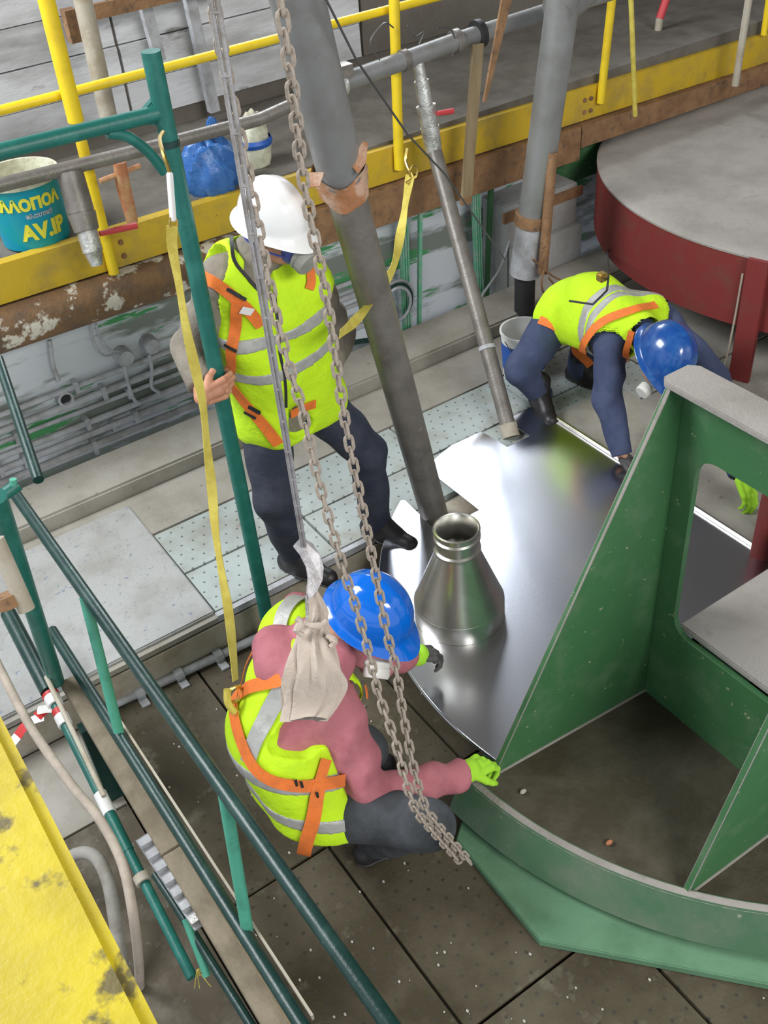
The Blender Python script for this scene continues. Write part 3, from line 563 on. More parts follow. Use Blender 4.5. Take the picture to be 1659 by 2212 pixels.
MB().tube([arc(a) + V(0, 0, -.006) for a in np.linspace(a_tip, an1, 60)], .007, 8).build('rolled_rim', 'steel', cov)
MB().box((xr+.01, 2.0, .0), (xr+.5, 3.3, .012)).build('side_strip', 'concrete', cov, smooth=False)
for x, y in ((1.75, 2.3), (2.3, 3.3), (2.95, 2.4), (2.95, 3.3), (2.0, 1.9)): MB().box((x-.03, y-.03, -.03 if x > 2.2 and y > 3.1 or x > 3 else -.2), (x+.03, y+.03, zc)).build('support_block', 'rust', cov, smooth=False)
# cone vessel
KS = 1.07
cc = pz(990, 1340, zc+.004); cc[0] += .03; cc[1] += .03; H0 = zc + .005
t = thing('cone_vessel', (cc[0], cc[1], H0), 'polished stainless cone shaped spout standing on the steel cover', 'vessel')
MB().lathe([(a_*KS, b_*1.02) for a_, b_ in [(.172, 0), (.172, .085), (.170, .088)]], (cc[0], cc[1], H0), seg=72).build('base_ring', 'polished', t)
MB().lathe([(a_*KS, b_*1.02) for a_, b_ in [(.170, .088), (.166, .10), (.083, .335), (.0815, .345)]], (cc[0], cc[1], H0), seg=72).build('cone', 'polished', t)
MB().lathe([(a_*KS, b_*1.02) for a_, b_ in [(.0815, .345), (.087, .350), (.087, .358), (.079, .364), (.079, .40), (.0865, .408), (.0865, .418), (.080, .424), (.080, .437), (.086, .443), (.086, .452), (.080, .455), (.076, .45), (.074, .36), (.075, .335)]], (cc[0], cc[1], H0), seg=72).build('neck', 'polished', t)
MB().lathe([(a_*KS, b_*1.02) for a_, b_ in [(.0, .25), (.077, .25)]], (cc[0], cc[1], H0), seg=40).build('inner_floor', 'black', t)

# ------------------------------------------------------------------ leaning pipes
b0 = pz(940, 1120, 0); d0 = np.linalg.norm(b0-CO)
a1 = pd(735, 372, 3.42); top = pd(632, -40, 3.02)
t = thing('leaning_pipe', b0, 'thick dusty steel pipe leaning through the cover, taped at its joint', 'pipe')
MB().tube([b0, a1], .064, 32).build('lower_section', 'pipe', t); MB().tube([a1 + nrm(b0-a1)*.03, top], .0745, 32).build('upper_section', 'pipel', t)
d = nrm(top-a1)
mm = MB(); rings = []; segs = 28
u = nrm(np.cross(d, V(0, 0, 1))); v_ = np.cross(d, u)
for i, s_ in enumerate(np.linspace(-.085, .025, 6)):
    for k in range(segs):
        a = 2*math.pi*k/segs; r = .080 + .005*math.sin(5*a+i) + (.004 if i % 2 else 0); rings.append(a1 + d*(s_ + .014*math.sin(2*a+1)) + (u*math.cos(a)+v_*math.sin(a))*r)
mm.add(rings, [(i*segs+k, i*segs+(k+1) % segs, (i+1)*segs+(k+1) % segs, (i+1)*segs+k) for i in range(5) for k in range(segs)])
mm.build('tape_wrap', 'tape', t)
f0 = pd(752, 350, 3.33); right = Rt @ V(1, 0, 0); upv = Rt @ V(0, -1, 0)
MB().prism([f0, f0 + right*.045 + upv*.062, f0 + right*.06 + upv*.06, f0 + right*.055 - upv*.0, f0 + right*.03 - upv*.035], Rt @ V(0, 0, .006)).build('tape_end', 'tape', t, smooth=False)
MB().prism([pd(668, 372, 3.33), pd(700, 372, 3.33), pd(690, 402, 3.33), pd(668, 405, 3.33)], Rt @ V(0, 0, .006)).build('tape_end', 'tape', t, smooth=False)
b1 = pz(1104, 945, 0); tp = pY(938, 325, 4.36)
t = thing('leaning_pipe', b1, 'thin dark pipe leaning down into the square hole of the cover', 'pipe')
MB().tube([b1, tp], .040, 24).build('tube', 'pipe', t); q = lerp(b1, tp, .3); MB().tube([q, q + nrm(tp-b1)*.02], .044, 24).build('joint_band', 'conduit', t)
MB().tube([b1, b1 + nrm(tp-b1)*.07], .047, 24).build('foot_sleeve', 'beige', t)
# ================================================================== SCAFFOLD, lower left and middle
PX_, PY0 = 1.15, 2.95
t = thing('scaffold_tower', (PX_, PY0, -.2), 'tall teal scaffold frame with top tube held by the standing worker', 'scaffold')
MB().tube([(PX_, PY0, -.2), (PX_, PY0, 2.29)], .0285, 24).build('post', 'scaf', t)
MB().tube([(PX_, PY0, 2.02), (PX_, PY0, 2.04)], .031, 24).build('joint_band', 'scafd', t)
h0 = pY(348, 243, PY0); h1 = pY(-30, 335, PY0); MB().tube([h0, h1], .023, 18).build('top_tube', 'scaf', t)
g1 = pY(345, 200, PY0); g2 = pY(235, 268, PY0); g3 = pY(352, 272, PY0)
MB().prism([g1, lerp(g1, g2, .33)+V(0,0,-.022), lerp(g1, g2, .66)+V(0,0,-.022), g2, g3], (0, .03, 0)).build('gusset', 'scaf', t, bevel=.006)
MB().tube(spline([pY(232, 288, PY0), pY(275, 295, PY0), pY(320, 328, PY0), pY(355, 372, PY0)], 12), .016, 12).build('knee_brace', 'scaf', t)
# ladder beam
def EX(a, b, s0, s1): return [a - (b-a)*s0, a + (b-a)*s1]
zA, zB = .80, .30
A0_, A1_ = pz(22, 1052, zA), pz(840, 2212, zA); B0_, B1_ = pz(112, 1362, zB), pz(650, 2212, zB)
t = thing('ladder_beam', (B0_[0], 2.2, .27), 'long dark green scaffold ladder beam crossing the lower left in front of the crouching worker', 'scaffold')
MB().tube(EX(A0_, A1_, 0, 1.12), .0215, 20).build('top_chord', 'scafd', t); MB().tube(EX(B0_, B1_, 0, 1.12), .0215, 20).build('bottom_chord', 'scafd', t)
for x0, y0, x1, y1 in ((183, 1290, 258, 1588), (484, 1712, 534, 2008)): MB().tube([pz(x0, y0, zA), pz(x1, y1, zB)], .018, 16).build('strut', 'scaflight', t)
MB().bar(B0_ + V(.036, -.55, -.01), B1_ + V(.036, 0, -.01), .008, .025).build('edge_lip', 'beige', t, smooth=False)
# deck
zD = .262
L_ = [(124, 1479), (197, 1639), (256, 1726), (316, 1809), (380, 1900), (458, 2015), (590, 2212)]; R_ = [(156, 1461), (275, 1635), (366, 1763), (458, 1900), (600, 2115), (690, 2250)]
xl = pz(380, 1900, zD)[0]; xr_ = pz(366, 1763, zD)[0]; y1 = pz(130, 1470, zD)[1]
t = thing('scaffold_deck', (xl, 2, zD-.04), 'narrow muddy scaffold deck beside the dark green ladder beam', 'scaffold deck')
n = 3
for k in range(n):
    ya = lerp(.2, y1, k/n); yb_ = lerp(.2, y1, (k+1)/n) - .004
    MB().box((xl, ya, zD-.04), (xr_-.004, yb_, zD)).build('deck_board', 'plank', t, smooth=False, bevel=.003)
MB().box((xr_-.022, .2, zD), (xr_, y1, zD+.012)).build('raised_edge', 'wood', t, smooth=False)
MB().box((xl-.02, y1-.25, -.2), (xr_+.02, y1-.2, zD-.04)).build('deck_support', 'scafd', t, smooth=False)
MB().box((xl-.02, .5, -.2), (xr_+.02, .55, zD-.04)).build('deck_support', 'scafd', t, smooth=False)
# toothed coupling strip left of the deck
t = thing('coupling_strip', pz(370, 1910, .2), 'short toothed galvanised strip left of the muddy deck', 'strip')
s0, s1 = pz(308, 1808, .22), pz(436, 2000, .22)
MB().bar(s0, s1, .05, .008).build('strip_plate', 'conduit', t, smooth=False)
for k in range(7):
    q = lerp(s0, s1, (k+.5)/7); MB().box(q + V(-.024, -.018, 0), q + V(.024, .010, .022)).build('tooth', 'conduit' if k < 6 else 'silver', t, smooth=False)
def tubes(name, pts, r, mk, label, cat, part='tube', n=0, z=None):
    t = thing(name, pts[-1], label, cat); P = spline(pts, n) if n else pts
    MB().tube(P, r, 16).build(part, mk, t); return t
bb = pz(122, 1472, .27)
tubes('scaffold_post', [pX(-8, 1072, bb[0]), bb], .0285, 'scaf', 'thick teal scaffold post standing on the end of the muddy deck', 'scaffold', 'post')
tubes('scaffold_brace', [pd(-4, 775, 4.0), pd(83, 1037, 3.55)], .018, 'scafd', 'thin dark green scaffold tube reaching down over the wall conduits at the far left', 'scaffold')
t = thing('tube_coupler', pd(18, 1062, 3.3), 'greenish swivel coupler at the far end of the ladder beam', 'coupler'); MB().tube([pd(-12, 1083, 3.3), pd(40, 1046, 3.3)], .02, 14).build('coupler_body', 'scaf', t); MB().tube([pd(28, 1035, 3.28), pd(32, 1062, 3.3)], .011, 10).build('bolt', 'scaflight', t)
q0, q1 = pd(-10, 1165, 3.0), pd(58, 1318, 3.05)
t = tubes('galvanised_post', [q0, q1], .024, 'beige', 'worn grey tube with a rusty coupler at the left image edge', 'scaffold'); q = pd(12, 1285, 3.05); MB().tube([q, q + nrm(q1-q0)*.035], .04, 14).build('coupler', 'rust', t)
r0, r1, r2 = pz(18, 1325, .30), pz(106, 1495, .26), pz(415, 2112, .02)
t = thing('leaning_standard', r2, 'long dark teal scaffold tube with white tape and a collar left of the deck', 'scaffold')
MB().tube([r0, r1], .031, 18).build('wide_sleeve', 'scafd', t); MB().tube([r1, lerp(r1, r2, .6)], .019, 16).build('tube', 'scaf', t); MB().tube([lerp(r1, r2, .6), r2], .017, 16).build('tube', 'scaf', t)
dd = nrm(r2-r1)
def on_r(py): return lerp(r1, r2, (py-1495)/(2112-1495.))
for py, ln, r, mk, nm in ((1740, .085, .0225, 'white', 'white_tape'), (1915, .03, .028, 'beige', 'collar'), (1505, .045, .029, 'white', 'white_tape'), (1540, .03, .024, 'redtape', 'red_tape'), (1555, .045, .026, 'white', 'white_tape'), (1500, .012, .031, 'redtape', 'red_tape')):
    q = on_r(py); MB().tube([q, q + dd*ln], r, 16).build(nm, mk, t)
t = thing('barrier_tape', pz(60, 1570, .2), 'red and white barrier tape tied to the dark teal tube at the left', 'tape')
tp_ = [pz(128, 1530, .25), pz(80, 1535, .23), pz(95, 1548, .22), pz(60, 1562, .2), pz(38, 1590, .17), pz(10, 1630, .12)]
for k in range(5): MB().ribbon([tp_[k], lerp(tp_[k], tp_[k+1], .5)+V(0, 0, .004), tp_[k+1]], [V(.1, -.3, 1)]*3, .035, .0012).build('tape_stripe', 'redtape' if k % 2 == 1 else 'white', t)
tubes('thin_dark_tube', [pz(335, 1888, .14), pz(382, 1960, .13), pz(470, 2100, .1), pz(590, 2290, .08)], .014, 'scafd', 'thin dark green tube curving beside the deck at the bottom', 'scaffold', n=16)
tubes('thin_green_tube', [pz(400, 1985, .15), pz(448, 2110, .06)], .012, 'scaflight', 'short light green tube with frayed wire at its end', 'scaffold')
tubes('flat_bar', [pz(100, 1462, .33), pz(225, 1720, .28)], .009, 'beige', 'narrow beige bar crossing the taped scaffold tube', 'bar')
t = thing('frayed_wire', pz(420, 2105, .0), 'frayed straw coloured wire ends by the light green tube', 'wire')
for k in range(8):
    a = pz(425, 2095, .05); MB().tube([a, a + V(rng.uniform(-.04, .03), rng.uniform(-.06, .0), rng.uniform(-.03, .03))], .0012, 4).build('strand', 'strap', t)
tubes('pale_hose', [pz(-20, 1405, .42), pz(60, 1560, .40), pz(150, 1690, .38), pz(215, 1770, .37), pz(262, 1860, .36), pz(285, 1960, .34), pz(298, 2060, .1), pz(302, 2130, -.182)], .0155, 'hose', 'long dusty beige hose curving down from the left edge', 'hose', 'hose_run', 40)
tubes('grey_hose', [pz(120, 1880, -.1), pz(165, 1845, .06), pz(205, 1850, .08), pz(232, 1900, .05), pz(248, 1985, -.03), pz(262, 2080, -.12), pz(270, 2140, -.178)], .022, 'hoseg', 'thick grey hose loop beside the near yellow beam', 'hose', 'hose_run', 36)
# near yellow beam
ye = pz(150, 1838, 1.95)
t = thing('yellow_guard_beam', (ye[0]-.2, .5, 1.8), 'big worn yellow steel beam very near at the bottom left', 'beam')
MB().box((ye[0]-.62, -.6, 1.72), (ye[0], 1.75, 1.95)).build('beam_body', 'yelnear', t, bevel=.016)
# ================================================================== PEOPLE (signed distance bodies, meshed with surface nets)
def cap(P, a, b, ra, rb):
    a = np.array(a, np.float32); b = np.array(b, np.float32); ab = b - a; L2 = float(ab @ ab) + 1e-9
    tt = np.clip(((P - a) @ ab) / L2, 0, 1); return np.linalg.norm(P - a - tt[..., None]*ab, axis=-1) - (ra + (rb-ra)*tt)
def ell(P, c, r, Rm=None):
    q = P - np.array(c, np.float32)
    if Rm is not None: q = q @ np.array(Rm, np.float32)
    k = np.linalg.norm(q / np.array(r, np.float32), axis=-1); return (k - 1) * float(min(r)) * 1.0
def smin(ds, k):
    d = ds[0]
    for e in ds[1:]:
        h = np.clip(.5 + .5*(e - d)/k, 0, 1); d = e + (d - e)*h - k*h*(1-h)
    return d
def wrinkle(P, amp, f=30):
    x, y, z = P[..., 0], P[..., 1], P[..., 2]
    return amp*(np.sin(f*z + 3*np.sin(f*.45*x + 1.3) + 2*np.sin(f*.38*y)) + .6*np.sin(f*1.7*(x*.6 - y*.5 + z*.4) + 2.5*np.sin(f*.5*z)))
def smesh(f, lo, hi, h):
    lo = np.array(lo, float); n = np.ceil((np.array(hi) - lo)/h).astype(int) + 1
    g = [np.float32(lo[i]) + np.arange(n[i], dtype=np.float32)*np.float32(h) for i in range(3)]
    vol = np.empty(n, np.float32); step = max(1, int(400000/(n[1]*n[2])))
    for i in range(0, n[0], step):
        X, Y, Z = np.meshgrid(g[0][i:i+step], g[1], g[2], indexing='ij'); vol[i:i+step] = f(np.stack([X, Y, Z], -1))
    vol[0] = vol[-1] = 1; vol[:, 0] = vol[:, -1] = 1; vol[:, :, 0] = vol[:, :, -1] = 1
    ins = vol < 0; c = [ins[a:n[0]-1+a, b:n[1]-1+b, d:n[2]-1+d] for a in (0, 1) for b in (0, 1) for d in (0, 1)]
    s = sum(q.astype(np.int8) for q in c); cells = np.argwhere((s > 0) & (s < 8))
    if not len(cells): return np.zeros((0, 3)), []
    idx = -np.ones(s.shape, np.int64); idx[tuple(cells.T)] = np.arange(len(cells))
    acc = np.zeros((len(cells), 3)); cnt = np.zeros(len(cells))
    co_ = [(a, b, d) for a in (0, 1) for b in (0, 1) for d in (0, 1)]
    for p in range(8):
        for q in range(p+1, 8):
            if sum(abs(x-y) for x, y in zip(co_[p], co_[q])) != 1: continue
            v0 = vol[tuple((cells + co_[p]).T)]; v1 = vol[tuple((cells + co_[q]).T)]; mk = (v0 < 0) != (v1 < 0)
            tt = np.where(mk, v0/np.where(mk, v0-v1, 1), 0)
            pos = np.array(co_[p])[None] + tt[:, None]*(np.array(co_[q]) - np.array(co_[p]))[None]
            acc[mk] += pos[mk]; cnt[mk] += 1
    v = lo + (cells + acc/cnt[:, None])*h; F = []
    for ax in range(3):
        u, w_ = [(1, 2), (2, 0), (0, 1)][ax]
        sl0 = [slice(None)]*3; sl1 = [slice(None)]*3; sl0[ax] = slice(0, -1); sl1[ax] = slice(1, None)
        cr_ = ins[tuple(sl0)] != ins[tuple(sl1)]; e = np.argwhere(cr_)
        e = e[(e[:, u] > 0) & (e[:, w_] > 0) & (e[:, u] < n[u]-1) & (e[:, w_] < n[w_]-1)]
        flip = ins[tuple(e.T)]
        def off(du, dw): q = e.copy(); q[:, u] -= du; q[:, w_] -= dw; return idx[tuple(q.T)]
        quad = np.stack([off(1, 1), off(0, 1), off(0, 0), off(1, 0)], 1)
        quad[~flip] = quad[~flip][:, ::-1]; F.append(quad)
    F = np.concatenate(F); F = F[(F >= 0).all(1)]
    return v, F.tolist()
def relax(v, F, it):
    F = np.array(F); E_ = np.concatenate([F[:, [0, 1]], F[:, [1, 2]], F[:, [2, 3]], F[:, [3, 0]]]); n = len(v)
    for _ in range(it):
        a = np.zeros((n, 3)); c = np.zeros(n)
        for i, j in ((0, 1), (1, 0)):
            for k in range(3): a[:, k] += np.bincount(E_[:, i], v[E_[:, j], k], n)
            c += np.bincount(E_[:, i], minlength=n)
        v = v*.45 + .55*a/np.maximum(c, 1)[:, None]
    return v
def sobj(f, lo, hi, h, name, mk, parent, it=1):
    v, F = smesh(f, lo, hi, h)
    if not len(v): print('EMPTY', name); return None
    me = bpy.data.meshes.new(name); me.from_pydata(relax(v, F, it).tolist(), [], F); me.materials.append(M[mk]); me.polygons.foreach_set('use_smooth', [True]*len(F)); me.update()
    o = bpy.data.objects.new(name, me); C.objects.link(o); par(o, parent); return o
def bnds(prims, mg=.05):
    A = np.array([q for p in prims for q in ((np.array(p[1])-p[3], np.array(p[2])-p[4], np.array(p[1])+p[3], np.array(p[2])+p[4]) if p[0] == 'c' else (np.array(p[1])-max(p[2]), np.array(p[1])+max(p[2])))])
    return A.min(0)-mg, A.max(0)+mg
def ev(prims, P, k):
    return smin([cap(P, *p[1:5]) if p[0] == 'c' else ell(P, p[1], p[2], p[3] if len(p) > 3 else None) for p in prims], k)
def grad(f, p, e=.002):
    p = np.array(p, np.float32); Q = np.array([p + np.eye(3, dtype=np.float32)[i]*s*e for i in range(3) for s in (1, -1)], np.float32); d = f(Q); return nrm([d[0]-d[1], d[2]-d[3], d[4]-d[5]])
def trace(f, px, py, off):
    r = ray(px, py); r = r/np.linalg.norm(r); s = .8; best = (9, 0)
    for _ in range(140):
        d = float(f(np.array([CO + r*s], np.float32))[0]) - off
        if d < best[0]: best = (d, s)
        if d < .0006: break
        s += max(d*.75, .001)
        if s > 7: break
    p = CO + r*(s if d < .001 else best[1])
    for _ in range(6):
        d = float(f(np.array([p], np.float32))[0]) - off; p = p - grad(f, p)*d*.9
    return p
def strap_px(f, pix, off, wd, name, mk, parent, n=28, th=.003):
    P = spline([trace(f, x, y, off) for x, y in pix], n); Q = []; G = []
    for p in P:
        for _ in range(5): d = float(f(np.array([p], np.float32))[0]) - off; p = p - grad(f, p)*d*.9
        Q.append(p); G.append(grad(f, p, .012))
    G = [nrm(sum(G[max(0, i-2):i+3])) for i in range(len(G))]
    return MB().ribbon(Q, G, wd, th).build(name, mk, parent, fixn=True)
def frame(up, fwd):
    u = nrm(up); f = nrm(np.array(fwd) - u*(np.array(fwd) @ u)); s = np.cross(u, f); return np.array([f, s, u]).T   # columns forward, left, up
def helmet(c, up, fwd, mk, parent, sc_=1.0, brimmk=None):
    Rm = frame(up, fwd); Lf, Wd, Ht = .142*sc_, .117*sc_, .150*sc_; nr, ns = 14, 48
    def ring(th, ex=0, dz=0):
        out = []
        for k in range(ns):
            a = 2*math.pi*k/ns; ca, sa = math.cos(a), math.sin(a)
            out.append((Lf*math.sin(th)*ca + ex*ca*(1+(1.6 if ca > 0 else 0)*max(0, ca)**3), Wd*math.sin(th)*sa + ex*sa, Ht*math.cos(th) + dz - (.018*max(0, ca)**4*(ex > .006))))
        return out
    vs = []
    for i in range(nr+1):
        th = math.pi/2*i/nr; R_ = ring(max(th, .02))
        rid = []
        for (x, y, z) in R_:
            b = .004*math.exp(-(y/.016)**2)*max(0, math.cos(th))**.3 + .003*math.exp(-((abs(y)-.045)/.008)**2)*max(0, math.cos(th))**.5; q = V(x, y, z); rid.append(q*(1 + b/.13))
        vs += rid
    for ex, dz in ((.002, -.012), (.020, -.020), (.022, -.024), (.002, -.018), (-.004, -.010)): vs += ring(math.pi/2, ex, dz)
    tot = nr + 6
    V_ = [V(*c) + Rm @ np.array(q) for q in vs]
    F = [(i*ns+k, i*ns+(k+1) % ns, (i+1)*ns+(k+1) % ns, (i+1)*ns+k) for i in range(tot-1) for k in range(ns)] + [tuple(reversed(range(ns)))]
    o = MB().add(V_, F).build('helmet', mk, parent, fixn=True)
    o.data.set_sharp_from_angle(angle=1.2)
    # sweat band / chin strap under the rim
    rr = [V(*c) + Rm @ V(.098*sc_*math.cos(a), .084*sc_*math.sin(a), -.03) for a in np.linspace(0, 2*math.pi, 33)]
    sb = MB().ribbon(rr, [p - V(*c) for p in rr], .03, .003).build('head_band', 'black', parent); sb.parent = o; sb.matrix_parent_inverse = Matrix.Identity(4)
    return Rm, o
def head_prims(c, Rm):
    g = lambda x, y, z: V(*c) + Rm @ V(x, y, z)
    return [('e', g(0, 0, .02), (.098, .078, .105), Rm), ('e', g(.03, 0, -.05), (.062, .056, .07), Rm), ('c', g(.055, 0, -.085), g(.07, 0, -.088), .026, .022),
            ('c', g(.095, 0, .012), g(.112, 0, -.028), .010, .014), ('c', g(.082, -.035, .03), g(.082, .035, .03), .018, .018),
            ('c', g(.088, -.018, -.058), g(.088, .018, -.058), .010, .010), ('e', g(-.005, .080, -.005), (.022, .010, .032), Rm), ('e', g(-.005, -.080, -.005), (.022, .010, .032), Rm)]
def face_parts(c, Rm, parent, hair=True):
    g = lambda x, y, z: V(*c) + Rm @ V(x, y, z)
    for s in (-1, 1):
        MB().sphere(g(.083, .031*s, .006), .0125).build('eye', 'white', parent); 
    if hair:
        f = lambda P: np.maximum(ell(P, g(-.012, 0, .022), (.102, .084, .11), Rm), -ell(P, g(.085, 0, -.055), (.085, .095, .13), Rm))
        sobj(f, V(*c)-.14, V(*c)+.14, .008, 'hair', 'hair', parent)
def hand_prims(wr, d, n, curl=(40, 45, 30), sc_=1.0, thumb=1, side=None):
    d = nrm(d); n = nrm(np.array(n) - d*(np.array(n) @ d)); s = np.cross(d, n)*thumb; P = []
    for k in range(4):
        y = (1.5-k)*.0195*sc_; L0 = (.088, .092, .088, .080)[k]*sc_
        kn = V(*wr) + d*L0 + s*y*1.08; P.append(('c', V(*wr) + d*.012 + s*y*.75, kn, .015*sc_, .0125*sc_))
        cur = kn; ang = 0; rr = (.0105, .011, .0105, .009)[k]*sc_
        for j in range(3):
            ang += math.radians(curl[j]*(1 + .07*k)); L = ((.040, .044, .041, .032)[k], (.025, .028, .026, .02)[k], (.02, .021, .02, .017)[k])[j]*sc_
            nx = cur + (d*math.cos(ang) + n*math.sin(ang))*L; P.append(('c', cur, nx, rr*(1-.08*j), rr*(.92-.1*j))); cur = nx
    P.append(('c', V(*wr) + d*.03 - n*.0, V(*wr) + d*.065, .020*sc_, .022*sc_))
    t0 = V(*wr) + d*.022*sc_ + s*.024*sc_; t1 = t0 + (s*.62 + d*.6 + n*.45)*.042*sc_; t2 = t1 + (s*.25 + d*.75 + n*.5)*.032*sc_; t3 = t2 + (d*.75 + n*.55 - s*.05)*.026*sc_
    P += [('c', t0, t1, .017*sc_, .013*sc_), ('c', t1, t2, .0125*sc_, .011*sc_), ('c', t2, t3, .011*sc_, .009*sc_)]
    return P
def make_hand(prims, name, mk, parent, extra=None, h=.0035):
    pr = prims + (extra or []); lo, hi = bnds(pr, .012)
    return sobj(lambda P: ev(pr, P, .0045), lo, hi, h, name, mk, parent)
def boot(ank, toe, parent, floor_z, mk='boot'):
    d = nrm(V(toe[0]-ank[0], toe[1]-ank[1], 0)); a = V(*ank); heel = V(a[0], a[1], floor_z+.045) - d*.045; tip = V(a[0], a[1], floor_z+.040) + d*.185
    pr = [('c', V(a[0], a[1], floor_z+.16), V(a[0], a[1], floor_z+.08), .058, .052), ('c', heel, heel + d*.10, .044, .046), ('c', heel + d*.09, tip, .048, .040), ('c', V(a[0], a[1], floor_z+.10)+d*.02, heel + d*.15 + V(0, 0, .02), .05, .04)]
    lo, hi = bnds(pr, .02); f = lambda P: np.maximum(ev(pr, P, .02), (floor_z + .006) - P[..., 2])
    o = sobj(f, lo, hi, .008, 'boot', mk, parent)
    s = sobj(lambda P: np.maximum(np.maximum(ev(pr, P, .02) - .006, (floor_z + .001) - P[..., 2]), P[..., 2] - (floor_z + .024)), lo, hi, .007, 'sole', 'black', parent)
    s.parent = o; s.matrix_parent_inverse = Matrix.Identity(4); return o

def person(label, base, J, look, mats, vz, opts):
    """J: joints; builds one continuous body, then garments as shells around it"""
    t = thing('person', base, label, 'person')
    hc = J['head']; Rm = frame(look[0], look[1])
    pel, neck = V(*J['pel']), V(*J['neck']); mid = V(*J.get('mid', (pel+neck)/2)); chest = V(*J['chest'])
    rsh, lsh, rhip, lhip = (V(*J[k]) for k in ('rsh', 'lsh', 'rhip', 'lhip'))
    torso = [('c', rhip, lhip, .105, .105), ('c', lerp(rhip, pel, .4), lerp(rsh, chest, .45), .105, .105), ('c', lerp(lhip, pel, .4), lerp(lsh, chest, .45), .105, .105), ('c', pel, mid, .12, .12), ('c', mid, chest, .125, .125),
             ('c', lerp(rsh, chest, .25), lerp(lsh, chest, .25), .080, .080), ('c', chest, neck, .11, .06)] + J.get('torso_extra', [])
    arms = {}
    for s in 'rl':
        arms[s] = [('c', lerp(V(*J[s+'sh']), chest, .12), J[s+'elb'], .062, .047), ('c', J[s+'elb'], J[s+'wr'], .045, .030)]
    legs = {}
    for s in 'rl':
        legs[s] = [('c', J[s+'hip'], J[s+'kn'], .092, .062), ('c', J[s+'kn'], J[s+'ank'], .060, .040)]
    neckp = [('c', neck, V(*hc) + Rm @ V(-.02, 0, -.05), .058, .052)]
    hp = head_prims(hc, Rm)
    body = torso + arms['r'] + arms['l'] + legs['r'] + legs['l'] + neckp + hp
    lo, hi = bnds(body, .02)
    def fb(P):
        a = smin([ev(torso, P, .03), ev(arms['r'], P, .02), ev(arms['l'], P, .02), ev(legs['r'], P, .02), ev(legs['l'], P, .02)], .025)
        return smin([a, ev(neckp, P, .02), ev(hp, P, .012)], .014)
    sobj(lambda P: fb(P) + .004, lo, hi, .0085, 'body', 'skin', t)
    face_parts(hc, Rm, t)
    # upper garment
    up = torso + arms['r'] + arms['l']
    def fup(P):
        w_ = wrinkle(P, opts.get('wr', .0028), opts.get('wf', 34)); tor = ev(torso, P, .04)
        return smin([tor] + [ev(arms[s], P, .02) - .016 + w_ for s in 'rl'], .03) - .006 + w_*.5
    collar = opts.get('collar', None)
    def fup2(P):
        d = fup(P)
        if collar: d = smin([d, ev(collar, P, .02) + wrinkle(P, .002, 40)], .02)
        for s in 'rl':   # cuffs end before the wrist
            q0 = V(*J[s+'elb']); q1 = V(*J[s+'wr']); ax = nrm(q1-q0); lim = np.linalg.norm(q1-q0) - .005
            pr = (P - q0.astype(np.float32)) @ ax.astype(np.float32); near = cap(P, q0, q1 + ax*.06, .11, .11)
            d = np.maximum(d, np.where(near < 0, pr - lim, -1))
        return d
    lo2, hi2 = bnds(up + (collar or []), .05); sobj(fup2, lo2, hi2, opts.get('h', .008), opts.get('upname', 'jacket'), mats['up'], t)
    # trousers
    lg = [('c', rhip, lhip, .108, .108), ('c', pel, lerp(pel, mid, .35), .122, .12)] + [('c', J[s+'hip'], J[s+'kn'], .105, .078) for s in 'rl'] + [('c', J[s+'kn'], J[s+'ank'], .076, .062) for s in 'rl'] + opts.get('leg_extra', [])
    def flg(P): 
        d = smin([ev(lg[:2] + lg[6:], P, .03), smin([cap(P, *lg[2][1:5]), cap(P, *lg[4][1:5])], .025), smin([cap(P, *lg[3][1:5]), cap(P, *lg[5][1:5])], .025)], .03)
        return d - .004 + wrinkle(P, .0035, 27)
    lo3, hi3 = bnds(lg, .04); sobj(flg, lo3, hi3, .0085, 'trousers', mats['leg'], t)
    # vest
    ux = nrm(neck - pel); off = .026
    def fv0(P): return ev(torso + J.get('vest_extra', []), P, .05) - off + wrinkle(P, opts.get('vw', .003), 19)
    front = nrm(np.array(opts['front'])); pc = []
    def pcuts():
        if not pc: pc.extend([(trace(fv0, *a, 0), trace(fv0, *b, 0), ra, rb) for a, b, ra, rb in opts.get('pxcuts', [])] or [])
        return pc
    opts.setdefault('pxcuts', [])
    def vcut(P, g=0):
        d = fv0(P) - g
        for s in 'rl':
            S = V(*J[s+'sh']); out = nrm(S - chest); E_ = V(*J[s+'elb']); ar = opts.get('armr', .088)
            d = np.maximum(d, -(cap(P, S + out*opts.get('armout', .02), E_ + out*.05, ar, ar + .012)))
        d = np.maximum(d, -cap(P, neck + ux*.0, neck + ux*.3 + front*.05, .078, .10))
        q = (P - pel.astype(np.float32)) @ ux.astype(np.float32); d = np.maximum(d, -q + opts.get('hem', -.05))
        for (a, b, ra, rb) in opts.get('vee', []): d = np.maximum(d, -cap(P, a, b, ra, rb))
        for (a, b, ra, rb) in pcuts(): d = np.maximum(d, -cap(P, a, b, ra, rb))
        return d
    lo4, hi4 = bnds(torso + J.get('vest_extra', []), .06); vest = sobj(vcut, lo4, hi4, .0075, 'vest', 'vest', t, 2)
    for lev, hw in opts['belts'](fv0, pel, ux):
        b = sobj(lambda P: np.maximum(vcut(P, .0035), np.abs((P - pel.astype(np.float32)) @ ux.astype(np.float32) - lev) - hw), lo4, hi4, .0065, 'reflective_stripe', 'reflect', t)
        if b and vest: b.parent = vest; b.matrix_parent_inverse = Matrix.Identity(4)
    return t, fv0, fup, flg, Rm, hc, fb, vest
X_ = lambda v: np.array(v, float)
def belts_px(*items):
    def fn(f, pel, ux):
        out = []
        for px, py, hw in items: out.append((float((trace(f, px, py, 0) - pel) @ ux), hw))
        return out
    return fn
